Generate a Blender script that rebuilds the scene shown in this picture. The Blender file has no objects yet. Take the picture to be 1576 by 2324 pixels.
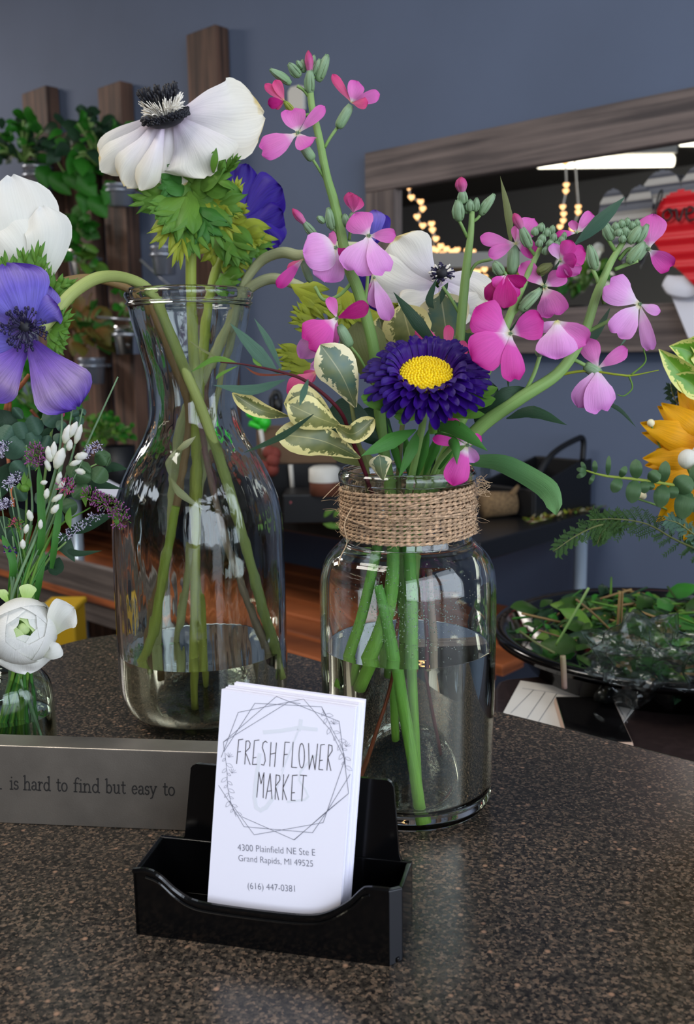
import bpy, math, random
from mathutils import Vector, Matrix
random.seed(7)
S = bpy.context.scene
COL = S.collection
R = math.radians
# ------------------------------------------------------------------ camera
H = .214; PITCH = R(9.5); ROLL = R(.8); F = 2150.0; CX, CY = 788.0, 1162.0
_f = Vector((0, math.cos(PITCH), -math.sin(PITCH))); _r0 = Vector((1, 0, 0)); _u0 = Vector((0, math.sin(PITCH), math.cos(PITCH)))
_r = _r0*math.cos(ROLL) - _u0*math.sin(ROLL); _u = _r0*math.sin(ROLL) + _u0*math.cos(ROLL)
CAM = Vector((0, 0, H))
cd = bpy.data.cameras.new('camera'); cam = bpy.data.objects.new('camera', cd); COL.objects.link(cam)
cam.matrix_world = Matrix(((_r.x, _u.x, -_f.x, 0), (_r.y, _u.y, -_f.y, 0), (_r.z, _u.z, -_f.z, H), (0, 0, 0, 1)))
cd.sensor_fit = 'VERTICAL'; cd.sensor_height = 24.0; cd.lens = F/2324*24.0
cd.clip_start = .01; cd.clip_end = 60
cd.dof.use_dof = True; cd.dof.focus_distance = .43; cd.dof.aperture_fstop = 12.0
S.camera = cam
# ------------------------------------------------------------------ light
W = bpy.data.worlds.new('room_air'); S.world = W; W.use_nodes = True
W.node_tree.nodes['Background'].inputs[0].default_value = (.60, .66, .80, 1)
W.node_tree.nodes['Background'].inputs[1].default_value = .55
S.view_settings.view_transform = 'Standard'; S.view_settings.look = 'None'
S.view_settings.gamma = 1; S.view_settings.use_curve_mapping = False
S.view_settings.exposure = 0.38
WD = Vector((-.737, .676, 0)).normalized()          # along the back wall, to the left
WN = Vector((-.676, -.737, 0)).normalized()         # out of the back wall, into the room
WP = Vector((.064, 2.3, 0))                         # a point on the back wall
def wl(t, z, off=0.0):
    v = WP + WD*t + WN*off; return Vector((v.x, v.y, z))
CEIL = 1.75; FLOOR = -.92
RT = -3.0                                           # where the right wall (with the shop window) meets the back wall
def area(name, loc, direction, sx, sy, power, col):
    d = bpy.data.lights.new(name, 'AREA'); d.shape = 'RECTANGLE'; d.size = sx; d.size_y = sy; d.energy = power; d.color = col
    o = bpy.data.objects.new(name, d); COL.objects.link(o); o.location = loc
    o.rotation_euler = Vector(direction).to_track_quat('-Z', 'Y').to_euler(); return o
for k in range(3):                                  # daylight through the three panes of the shop window
    area('window_daylight', wl(RT+.06, .62, 1.1+k*1.05), WD + Vector((0, 0, -.05)), .92, 1.5, 17, (.80, .88, 1))
area('ceiling_fill', Vector((-1.2, .2, CEIL-.1)), (0.25, .25, -1), 1.3, .35, 20, (1, .93, .84))  # fill lamps added under the ceiling to brighten room and wall
area('ceiling_fill', wl(3.2, CEIL-.1, 1.6), (.1, .1, -1), 1.8, .5, 66, (1, .92, .86))  # added warm fill for the left of the back wall
area('ceiling_fill', wl(-.6, CEIL-.1, 1.3), (-.1, .2, -1), 1.6, .5, 5, (.80, .90, 1))  # added cool fill for the right of the back wall
# ------------------------------------------------------------------ mapping from the photograph's frame to the place
def ray(x, y): return _f*F + _r*(x-CX) + _u*(CY-y)
def at(x, y, Y):
    v = ray(x, y); return CAM + v*(Y/v.y)
def tab(x, y, z=0.0):
    v = ray(x, y); return CAM + v*((z-H)/v.z)
def wpt(x, y, off=0.0):
    v = ray(x, y); q = WP + WN*off
    return CAM + v*((q-CAM).dot(WN)/v.dot(WN))
def ws(p):                                          # wall coordinates (t, z)
    return ((p-WP).dot(WD), p.z)
def mir(p):                                         # reflection in the wall mirror
    q = p - WP - WN*.02; return p - WN*(2*q.dot(WN))
def P(L, Y=None):
    return [at(a[0], a[1], (a[2] if len(a) > 2 else Y)) for a in L]
def m(px, Y): return px*Y/F
# ------------------------------------------------------------------ mesh helpers
def cat(pts, n):
    if len(pts) == 2: return [pts[0].lerp(pts[1], i/(n-1)) for i in range(n)]
    out = []; K = len(pts)-1
    for i in range(n):
        u = i/(n-1)*K; k = min(int(u), K-1); t = u-k
        p0 = pts[k-1] if k > 0 else pts[0]*2-pts[1]; p1 = pts[k]; p2 = pts[k+1]; p3 = pts[k+2] if k+2 <= K else pts[K]*2-pts[K-1]
        out.append(.5*((2*p1)+(p2-p0)*t+(2*p0-5*p1+4*p2-p3)*t*t+(3*p1-p0-3*p2+p3)*t**3))
    return out
def lin(tab_, s):
    for i in range(len(tab_)-1):
        a, b = tab_[i], tab_[i+1]
        if s <= b[0]:
            t = (s-a[0])/(b[0]-a[0]); return a[1]+(b[1]-a[1])*t
    return tab_[-1][1]
SH = dict(
    obo=[(0,.10),(.15,.2),(.35,.5),(.52,.82),(.66,.98),(.78,1),(.88,.86),(.94,.68),(.98,.42),(1,.05)],
    heart=[(0,.10),(.18,.2),(.35,.5),(.52,.82),(.66,.97),(.8,1),(.9,.92),(1,.52)],
    fan=[(0,.18),(.2,.42),(.45,.74),(.7,.97),(.82,1),(.92,.86),(.97,.62),(1,.2)],
    ovate=[(0,.06),(.15,.6),(.35,1),(.55,.95),(.78,.6),(.92,.24),(1,.02)],
    lance=[(0,.10),(.25,.7),(.5,1),(.75,.66),(.92,.2),(1,.01)],
    round=[(0,.08),(.06,.5),(.2,.83),(.4,1),(.6,1),(.8,.83),(.94,.5),(1,.06)],
    pitto=[(0,.06),(.12,.3),(.35,.68),(.6,.97),(.74,1),(.86,.86),(.94,.58),(.98,.3),(1,.08)],
    blunt=[(0,.45),(.3,.8),(.6,1),(.85,.95),(.95,.75),(1,.35)],
    strap=[(0,.5),(.3,.9),(.7,1),(.9,.7),(1,.1)],
    tube=[(0,1),(1,1)])
class MB:
    def __init__(s): s.v = []; s.f = []; s.uv = []
    def add(s, vs, fs, uvs=None):
        o = len(s.v); s.v += [tuple(q) for q in vs]; s.f += [tuple(i+o for i in q) for q in fs]
        s.uv += (uvs if uvs else [(0.5, 0.5)]*len(vs))
    def tube(s, pts, rad, n=8, seg=None, caps=True):
        pts = [Vector(q) for q in pts]
        N = seg or (len(pts)*5 if len(pts) > 2 else 2)
        q = cat(pts, N)
        if not isinstance(rad, (list, tuple)): rad = [rad, rad]
        K = len(rad)-1
        up = Vector((.13, .2, .97)); T0 = (q[1]-q[0]).normalized()
        a = up.cross(T0); a = a.normalized() if a.length > 1e-4 else Vector((1, 0, 0))
        vs = []; uv = []
        for i in range(N):
            T = (q[min(i+1, N-1)]-q[max(i-1, 0)]).normalized()
            a = (a-T*a.dot(T)).normalized(); b = T.cross(a)
            u = i/(N-1)*K; k = min(int(u), K-1); r = rad[k]+(rad[k+1]-rad[k])*(u-k)
            for j in range(n):
                w = 2*math.pi*j/n; vs.append(q[i]+a*(r*math.cos(w))+b*(r*math.sin(w))); uv.append((j/n, i/(N-1)))
        fs = [(i*n+j, i*n+(j+1) % n, (i+1)*n+(j+1) % n, (i+1)*n+j) for i in range(N-1) for j in range(n)]
        if caps: fs += [tuple(range(n-1, -1, -1)), tuple((N-1)*n+j for j in range(n))]
        s.add(vs, fs, uv); return s
    def ribbon(s, pts, hw, shape='obo', nrm=None, tw=0, cup=0, ruf=0, rf=3.0, nu=14, nv=8, notch=0, ph=0, fold=0, tooth=0):
        pts = [Vector(q) for q in pts]
        tb = SH[shape]; q = cat(pts, 33); L = sum((q[i+1]-q[i]).length for i in range(32))
        rows = []; uv = []
        for i in range(nu+1):
            k = i/nu; sv = k if shape in ('lance', 'tube', 'strap') else (1-(1-k)**1.5)
            x = sv*32; j = min(int(x), 31); c = q[j].lerp(q[j+1], x-j)
            T = (q[min(j+1, 32)]-q[max(j-1, 0)]).normalized()
            N = (nrm if nrm is not None else (CAM-c)).normalized()
            side = T.cross(N); side = side.normalized() if side.length > 1e-5 else Vector((1, 0, 0))
            if tw: side = Matrix.Rotation(tw, 3, T) @ side
            nn = side.cross(T)
            w = hw*lin(tb, sv)
            if tooth: w *= 1+tooth*math.sin(sv*38)
            for g in range(nv+1):
                t = 2*g/nv-1
                p = c + side*(w*t) - nn*(cup*w*t*t) + nn*(fold*w*abs(t)) + nn*(ruf*hw*math.sin(rf*t+ph+5*sv)*(.15+sv*sv))
                if notch: p = p - T*(notch*hw*max(0, 1-abs(t)*1.6)*sv**6)
                if shape in ('fan', 'obo', 'heart', 'pitto'): p = p - T*(.18*w*t*t*sv)
                rows.append(p); uv.append(((t+1)/2, sv))
        M_ = nv+1
        s.add(rows, [(i*M_+g, i*M_+g+1, (i+1)*M_+g+1, (i+1)*M_+g) for i in range(nu) for g in range(nv)], uv); return s
    def ball(s, c, r, n=10, k=6, sq=(1, 1, 1), axis=None):
        c = Vector(c); q = axis.to_track_quat('Z', 'Y').to_matrix() if axis is not None else Matrix.Identity(3)
        vs = []; uv = []
        for i in range(k+1):
            th = math.pi*i/k
            for j in range(n):
                w = 2*math.pi*j/n
                vs.append(c+q@Vector((r*sq[0]*math.sin(th)*math.cos(w), r*sq[1]*math.sin(th)*math.sin(w), r*sq[2]*math.cos(th)))); uv.append((j/n, 1-i/k))
        s.add(vs, [(i*n+j, (i+1)*n+j, (i+1)*n+(j+1) % n, i*n+(j+1) % n) for i in range(k) for j in range(n)], uv); return s
    def lathe(s, prof, c, n=64, closed=False):
        c = Vector(c); vs = []; uv = []; K = len(prof)
        for i, (r, z) in enumerate(prof):
            for j in range(n):
                w = 2*math.pi*j/n; vs.append(c+Vector((r*math.cos(w), r*math.sin(w), z))); uv.append((j/n, i/K))
        e = K if closed else K-1
        s.add(vs, [(i*n+j, i*n+(j+1) % n, ((i+1) % K)*n+(j+1) % n, ((i+1) % K)*n+j) for i in range(e) for j in range(n)], uv); return s
    def box(s, o, ex, ey, ez, lx, ly, lz):         # corner o, unit axes, lengths
        o = Vector(o); ex, ey, ez = Vector(ex), Vector(ey), Vector(ez)
        vs = [o+ex*(lx*a)+ey*(ly*b)+ez*(lz*c) for c in (0, 1) for b in (0, 1) for a in (0, 1)]
        s.add(vs, [(0,2,3,1),(4,5,7,6),(0,1,5,4),(2,6,7,3),(0,4,6,2),(1,3,7,5)], [(a, c) for c in (0,1) for b in (0,1) for a in (0,1)]); return s
    def prism(s, loop, ext):                        # polygon (world points) pushed by vector ext
        n = len(loop); loop = [Vector(q) for q in loop]; ext = Vector(ext)
        s.add(loop+[q+ext for q in loop], [tuple(range(n-1, -1, -1)), tuple(range(n, 2*n))]+[(i, (i+1) % n, n+(i+1) % n, n+i) for i in range(n)]); return s
    def build(s, name, mat=None, parent=None, smooth=True, bevel=0, thick=0, sub=0):
        me = bpy.data.meshes.new(name); me.from_pydata(s.v, [], s.f); me.update()
        ul = me.uv_layers.new(name='uv')
        for lp in me.loops: ul.data[lp.index].uv = s.uv[lp.vertex_index]
        if smooth:
            for p in me.polygons: p.use_smooth = True
        if mat: me.materials.append(mat)
        o = bpy.data.objects.new(name, me); COL.objects.link(o)
        if parent: o.parent = parent
        if thick:
            q = o.modifiers.new('thickness', 'SOLIDIFY'); q.thickness = thick; q.offset = 0
        if sub:
            q = o.modifiers.new('smooth', 'SUBSURF'); q.levels = sub; q.render_levels = sub
        if bevel:
            q = o.modifiers.new('bevel', 'BEVEL'); q.width = bevel; q.segments = 3; q.limit_method = 'ANGLE'; q.angle_limit = R(40)
        return o
def tag(o, label, catg, group=None, kind=None):
    if label: o['label'] = label
    if catg: o['category'] = catg
    if group: o['group'] = group
    if kind: o['kind'] = kind
    return o
def struct(o): o['kind'] = 'structure'; return o
def thing(name, label, catg, loc=(0, 0, 0), group=None):
    o = bpy.data.objects.new(name, None); COL.objects.link(o); o.empty_display_size = .01
    tag(o, label, catg, group); o['base'] = [float(q) for q in loc]; return o
# ------------------------------------------------------------------ materials
def lc(c):
    out = []
    for q in c[:3]:
        q = q/255.0; out.append(q/12.92 if q <= .04045 else ((q+.055)/1.055)**2.4)
    return tuple(out)+(1,)
def nodes(name):
    mt = bpy.data.materials.new(name); mt.use_nodes = True; nt = mt.node_tree; b = nt.nodes['Principled BSDF']
    return mt, nt, b, (lambda k: nt.nodes.new(k)), nt.links.new
def ramp(nt, stops):
    r = nt.nodes.new('ShaderNodeValToRGB'); e = r.color_ramp.elements
    while len(e) < len(stops): e.new(.5)
    for q, (p, c) in zip(e, stops): q.position = p; q.color = c if len(c) == 4 else lc(c)
    return r
def plain(name, c, rough=.5, metal=0, spec=.5, coat=0, var=0, scale=40, bump=0, bscale=200):
    mt, nt, b, N, Lk = nodes(name); b.inputs['Roughness'].default_value = rough; b.inputs['Metallic'].default_value = metal
    b.inputs['Base Color'].default_value = lc(c); b.inputs['Specular IOR Level'].default_value = spec; b.inputs['Coat Weight'].default_value = coat
    tc = N('ShaderNodeTexCoord')
    if var:
        n = N('ShaderNodeTexNoise'); n.inputs['Scale'].default_value = scale; n.inputs['Detail'].default_value = 5; Lk(tc.outputs['Object'], n.inputs['Vector'])
        r = ramp(nt, [(.3, tuple(max(0, q*(1-var)) for q in c)), (.7, tuple(min(255, q*(1+var)) for q in c))]); Lk(n.outputs[0], r.inputs[0]); Lk(r.outputs[0], b.inputs['Base Color'])
    if bump:
        n = N('ShaderNodeTexNoise'); n.inputs['Scale'].default_value = bscale; Lk(tc.outputs['Object'], n.inputs['Vector'])
        bp = N('ShaderNodeBump'); bp.inputs['Strength'].default_value = bump; bp.inputs['Distance'].default_value = .001; Lk(n.outputs[0], bp.inputs['Height']); Lk(bp.outputs[0], b.inputs['Normal'])
    return mt
def petal(name, stops, streak=.25, transl=.35, rough=.55, edge=None, sheen=0):
    """colour runs along the petal (v), with fine veins across (u)"""
    mt, nt, b, N, Lk = nodes(name); b.inputs['Roughness'].default_value = rough; b.inputs['Specular IOR Level'].default_value = .3
    uv = N('ShaderNodeUVMap'); sp = N('ShaderNodeSeparateXYZ'); Lk(uv.outputs[0], sp.inputs[0])
    mp = N('ShaderNodeMapping'); mp.inputs['Scale'].default_value = (26, 1.6, 1); Lk(uv.outputs[0], mp.inputs[0])
    n = N('ShaderNodeTexNoise'); n.inputs['Scale'].default_value = 1.6; n.inputs['Detail'].default_value = 4; Lk(mp.outputs[0], n.inputs['Vector'])
    tc = N('ShaderNodeTexCoord'); n2 = N('ShaderNodeTexNoise'); n2.inputs['Scale'].default_value = 90; Lk(tc.outputs['Object'], n2.inputs['Vector'])
    ad = N('ShaderNodeMath'); ad.operation = 'MULTIPLY_ADD'; Lk(n2.outputs[0], ad.inputs[0]); ad.inputs[1].default_value = .35; Lk(sp.outputs[1], ad.inputs[2])
    sb = N('ShaderNodeMath'); sb.operation = 'SUBTRACT'; Lk(ad.outputs[0], sb.inputs[0]); sb.inputs[1].default_value = .175
    r = ramp(nt, stops); Lk(sb.outputs[0], r.inputs[0])
    mx = N('ShaderNodeMix'); mx.data_type = 'RGBA'; mx.blend_type = 'MULTIPLY'; mx.inputs[0].default_value = 1
    r2 = ramp(nt, [(.3, (1-streak, 1-streak, 1-streak, 1)), (.65, (1, 1, 1, 1))]); Lk(n.outputs[0], r2.inputs[0])
    Lk(r.outputs[0], mx.inputs[6]); Lk(r2.outputs[0], mx.inputs[7]); colr = mx.outputs[2]
    bp = N('ShaderNodeBump'); bp.inputs['Strength'].default_value = .35; bp.inputs['Distance'].default_value = .0006; Lk(n.outputs[0], bp.inputs['Height']); Lk(bp.outputs[0], b.inputs['Normal'])
    Lk(colr, b.inputs['Base Color'])
    tr = N('ShaderNodeBsdfTranslucent'); Lk(colr, tr.inputs[0]); ms = N('ShaderNodeMixShader'); ms.inputs[0].default_value = transl
    Lk(b.outputs[0], ms.inputs[1]); Lk(tr.outputs[0], ms.inputs[2]); Lk(ms.outputs[0], nt.nodes['Material Output'].inputs[0])
    return mt
def leaf(name, c1, c2, transl=.25, rough=.45):
    mt = petal(name, [(0, c1), (1, c2)], streak=.18, transl=transl, rough=rough); return mt
def glass(name, col=(1, 1, 1, 1), ior=1.45, rough=0.0, bump=0, bs=(30, 30, 6), dist=.001):
    mt, nt, b, N, Lk = nodes(name); nt.nodes.remove(b); g = N('ShaderNodeBsdfGlass'); g.inputs['IOR'].default_value = ior
    g.inputs['Roughness'].default_value = rough; g.inputs['Color'].default_value = col; Lk(g.outputs[0], nt.nodes['Material Output'].inputs[0])
    if bump:
        tc = N('ShaderNodeTexCoord'); mp = N('ShaderNodeMapping'); mp.inputs['Scale'].default_value = bs; Lk(tc.outputs['Object'], mp.inputs[0])
        n = N('ShaderNodeTexNoise'); n.inputs['Scale'].default_value = 1; n.inputs['Detail'].default_value = 2; Lk(mp.outputs[0], n.inputs['Vector'])
        bp = N('ShaderNodeBump'); bp.inputs['Strength'].default_value = bump; bp.inputs['Distance'].default_value = dist; Lk(n.outputs[0], bp.inputs['Height']); Lk(bp.outputs[0], g.inputs['Normal'])
    return mt
def emit(name, c, s):
    mt, nt, b, N, Lk = nodes(name); b.inputs['Base Color'].default_value = (0, 0, 0, 1); b.inputs['Emission Color'].default_value = lc(c); b.inputs['Emission Strength'].default_value = s; return mt
def wood(name, c1, c2, axis=2, sc=1.0, rough=.7):
    mt, nt, b, N, Lk = nodes(name); b.inputs['Roughness'].default_value = rough
    tc = N('ShaderNodeTexCoord'); mp = N('ShaderNodeMapping'); v = [40*sc]*3; v[axis] = 1.6*sc
    if axis == 0: v = [2.0*sc, 2.0*sc, 55*sc]
    mp.inputs['Scale'].default_value = v; Lk(tc.outputs['Object'], mp.inputs[0])
    n = N('ShaderNodeTexNoise'); n.inputs['Scale'].default_value = 1.3; n.inputs['Detail'].default_value = 7; n.inputs['Distortion'].default_value = .6; Lk(mp.outputs[0], n.inputs['Vector'])
    n3 = N('ShaderNodeTexNoise'); n3.inputs['Scale'].default_value = 7; n3.inputs['Detail'].default_value = 3; Lk(tc.outputs['Object'], n3.inputs['Vector'])
    ad = N('ShaderNodeMath'); ad.operation = 'MULTIPLY_ADD'; Lk(n3.outputs[0], ad.inputs[0]); ad.inputs[1].default_value = .3; Lk(n.outputs[0], ad.inputs[2])
    r = ramp(nt, [(.45, c1), (.82, c2)]); Lk(ad.outputs[0], r.inputs[0]); Lk(r.outputs[0], b.inputs['Base Color'])
    bp = N('ShaderNodeBump'); bp.inputs['Strength'].default_value = .4; bp.inputs['Distance'].default_value = .002; Lk(n.outputs[0], bp.inputs['Height']); Lk(bp.outputs[0], b.inputs['Normal'])
    return mt
def stone(name):
    mt, nt, b, N, Lk = nodes(name); b.inputs['Roughness'].default_value = .27; b.inputs['Specular IOR Level'].default_value = .45
    tc = N('ShaderNodeTexCoord')
    def vor(sc, stops):
        v = N('ShaderNodeTexVoronoi'); v.inputs['Scale'].default_value = sc; Lk(tc.outputs['Object'], v.inputs['Vector'])
        sp = N('ShaderNodeSeparateColor'); Lk(v.outputs['Color'], sp.inputs[0]); r = ramp(nt, stops); Lk(sp.outputs[0], r.inputs[0]); return r
    n = N('ShaderNodeTexNoise'); n.inputs['Scale'].default_value = 420; n.inputs['Detail'].default_value = 6; n.inputs['Roughness'].default_value = .7; Lk(tc.outputs['Object'], n.inputs['Vector'])
    r1 = ramp(nt, [(.40, (8, 8, 8)), (.51, (42, 38, 35)), (.6, (82, 72, 62)), (.72, (128, 112, 98))]); Lk(n.outputs[0], r1.inputs[0])
    r2 = vor(900, [(.0, (12, 12, 13)), (.35, (46, 42, 38)), (.7, (78, 70, 60)), (.95, (142, 118, 98))])
    mx = N('ShaderNodeMix'); mx.data_type = 'RGBA'; mx.inputs[0].default_value = .45; Lk(r1.outputs[0], mx.inputs[6]); Lk(r2.outputs[0], mx.inputs[7])
    # bigger tan chips
    v = N('ShaderNodeTexVoronoi'); v.inputs['Scale'].default_value = 170; Lk(tc.outputs['Object'], v.inputs['Vector'])
    rr = ramp(nt, [(.10, (1, 1, 1, 1)), (.22, (0, 0, 0, 1))]); Lk(v.outputs['Distance'], rr.inputs[0])
    sp = N('ShaderNodeSeparateColor'); Lk(v.outputs['Color'], sp.inputs[0]); gt = N('ShaderNodeMath'); gt.operation = 'GREATER_THAN'; gt.inputs[1].default_value = .80; Lk(sp.outputs[1], gt.inputs[0])
    mu = N('ShaderNodeMath'); mu.operation = 'MULTIPLY'; Lk(gt.outputs[0], mu.inputs[0]); Lk(rr.outputs[0], mu.inputs[1])
    m2 = N('ShaderNodeMix'); m2.data_type = 'RGBA'; Lk(mu.outputs[0], m2.inputs[0]); Lk(mx.outputs[2], m2.inputs[6]); m2.inputs[7].default_value = lc((150, 118, 96)); Lk(m2.outputs[2], b.inputs['Base Color'])
    return mt
def variegated(name, g1, g2, cream):
    mt, nt, b, N, Lk = nodes(name); b.inputs['Roughness'].default_value = .38
    uv = N('ShaderNodeUVMap'); sp = N('ShaderNodeSeparateXYZ'); Lk(uv.outputs[0], sp.inputs[0])
    a = N('ShaderNodeMath'); a.operation = 'SUBTRACT'; Lk(sp.outputs[0], a.inputs[0]); a.inputs[1].default_value = .5
    a2 = N('ShaderNodeMath'); a2.operation = 'ABSOLUTE'; Lk(a.outputs[0], a2.inputs[0])
    e = N('ShaderNodeMath'); e.operation = 'POWER'; Lk(sp.outputs[1], e.inputs[0]); e.inputs[1].default_value = 7
    mxm = N('ShaderNodeMath'); mxm.operation = 'MULTIPLY_ADD'; Lk(e.outputs[0], mxm.inputs[0]); mxm.inputs[1].default_value = .38; Lk(a2.outputs[0], mxm.inputs[2])
    tc = N('ShaderNodeTexCoord'); n = N('ShaderNodeTexNoise'); n.inputs['Scale'].default_value = 330; n.inputs['Detail'].default_value = 3; n.inputs['Distortion'].default_value = 1.2; Lk(tc.outputs['Object'], n.inputs['Vector'])
    s2 = N('ShaderNodeMath'); s2.operation = 'MULTIPLY_ADD'; Lk(n.outputs[0], s2.inputs[0]); s2.inputs[1].default_value = .62; Lk(mxm.outputs[0], s2.inputs[2])
    r = ramp(nt, [(.655, (0, 0, 0, 1)), (.69, (1, 1, 1, 1))]); Lk(s2.outputs[0], r.inputs[0])
    n2 = N('ShaderNodeTexNoise'); n2.inputs['Scale'].default_value = 120; Lk(tc.outputs['Object'], n2.inputs['Vector']); rg = ramp(nt, [(.35, g1), (.65, g2)]); Lk(n2.outputs[0], rg.inputs[0])
    mx = N('ShaderNodeMix'); mx.data_type = 'RGBA'; Lk(r.outputs[0], mx.inputs[0]); Lk(rg.outputs[0], mx.inputs[6]); mx.inputs[7].default_value = lc(cream)
    vn = ramp(nt, [(0, (.4, .4, .4, 1)), (.02, (0, 0, 0, 1))]); Lk(a2.outputs[0], vn.inputs[0])
    m3 = N('ShaderNodeMix'); m3.data_type = 'RGBA'; Lk(vn.outputs[0], m3.inputs[0]); Lk(mx.outputs[2], m3.inputs[6]); m3.inputs[7].default_value = lc(cream)
    Lk(m3.outputs[2], b.inputs['Base Color'])
    tr = N('ShaderNodeBsdfTranslucent'); Lk(m3.outputs[2], tr.inputs[0]); ms = N('ShaderNodeMixShader'); ms.inputs[0].default_value = .22
    Lk(b.outputs[0], ms.inputs[1]); Lk(tr.outputs[0], ms.inputs[2]); Lk(ms.outputs[0], nt.nodes['Material Output'].inputs[0]); return mt
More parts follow.
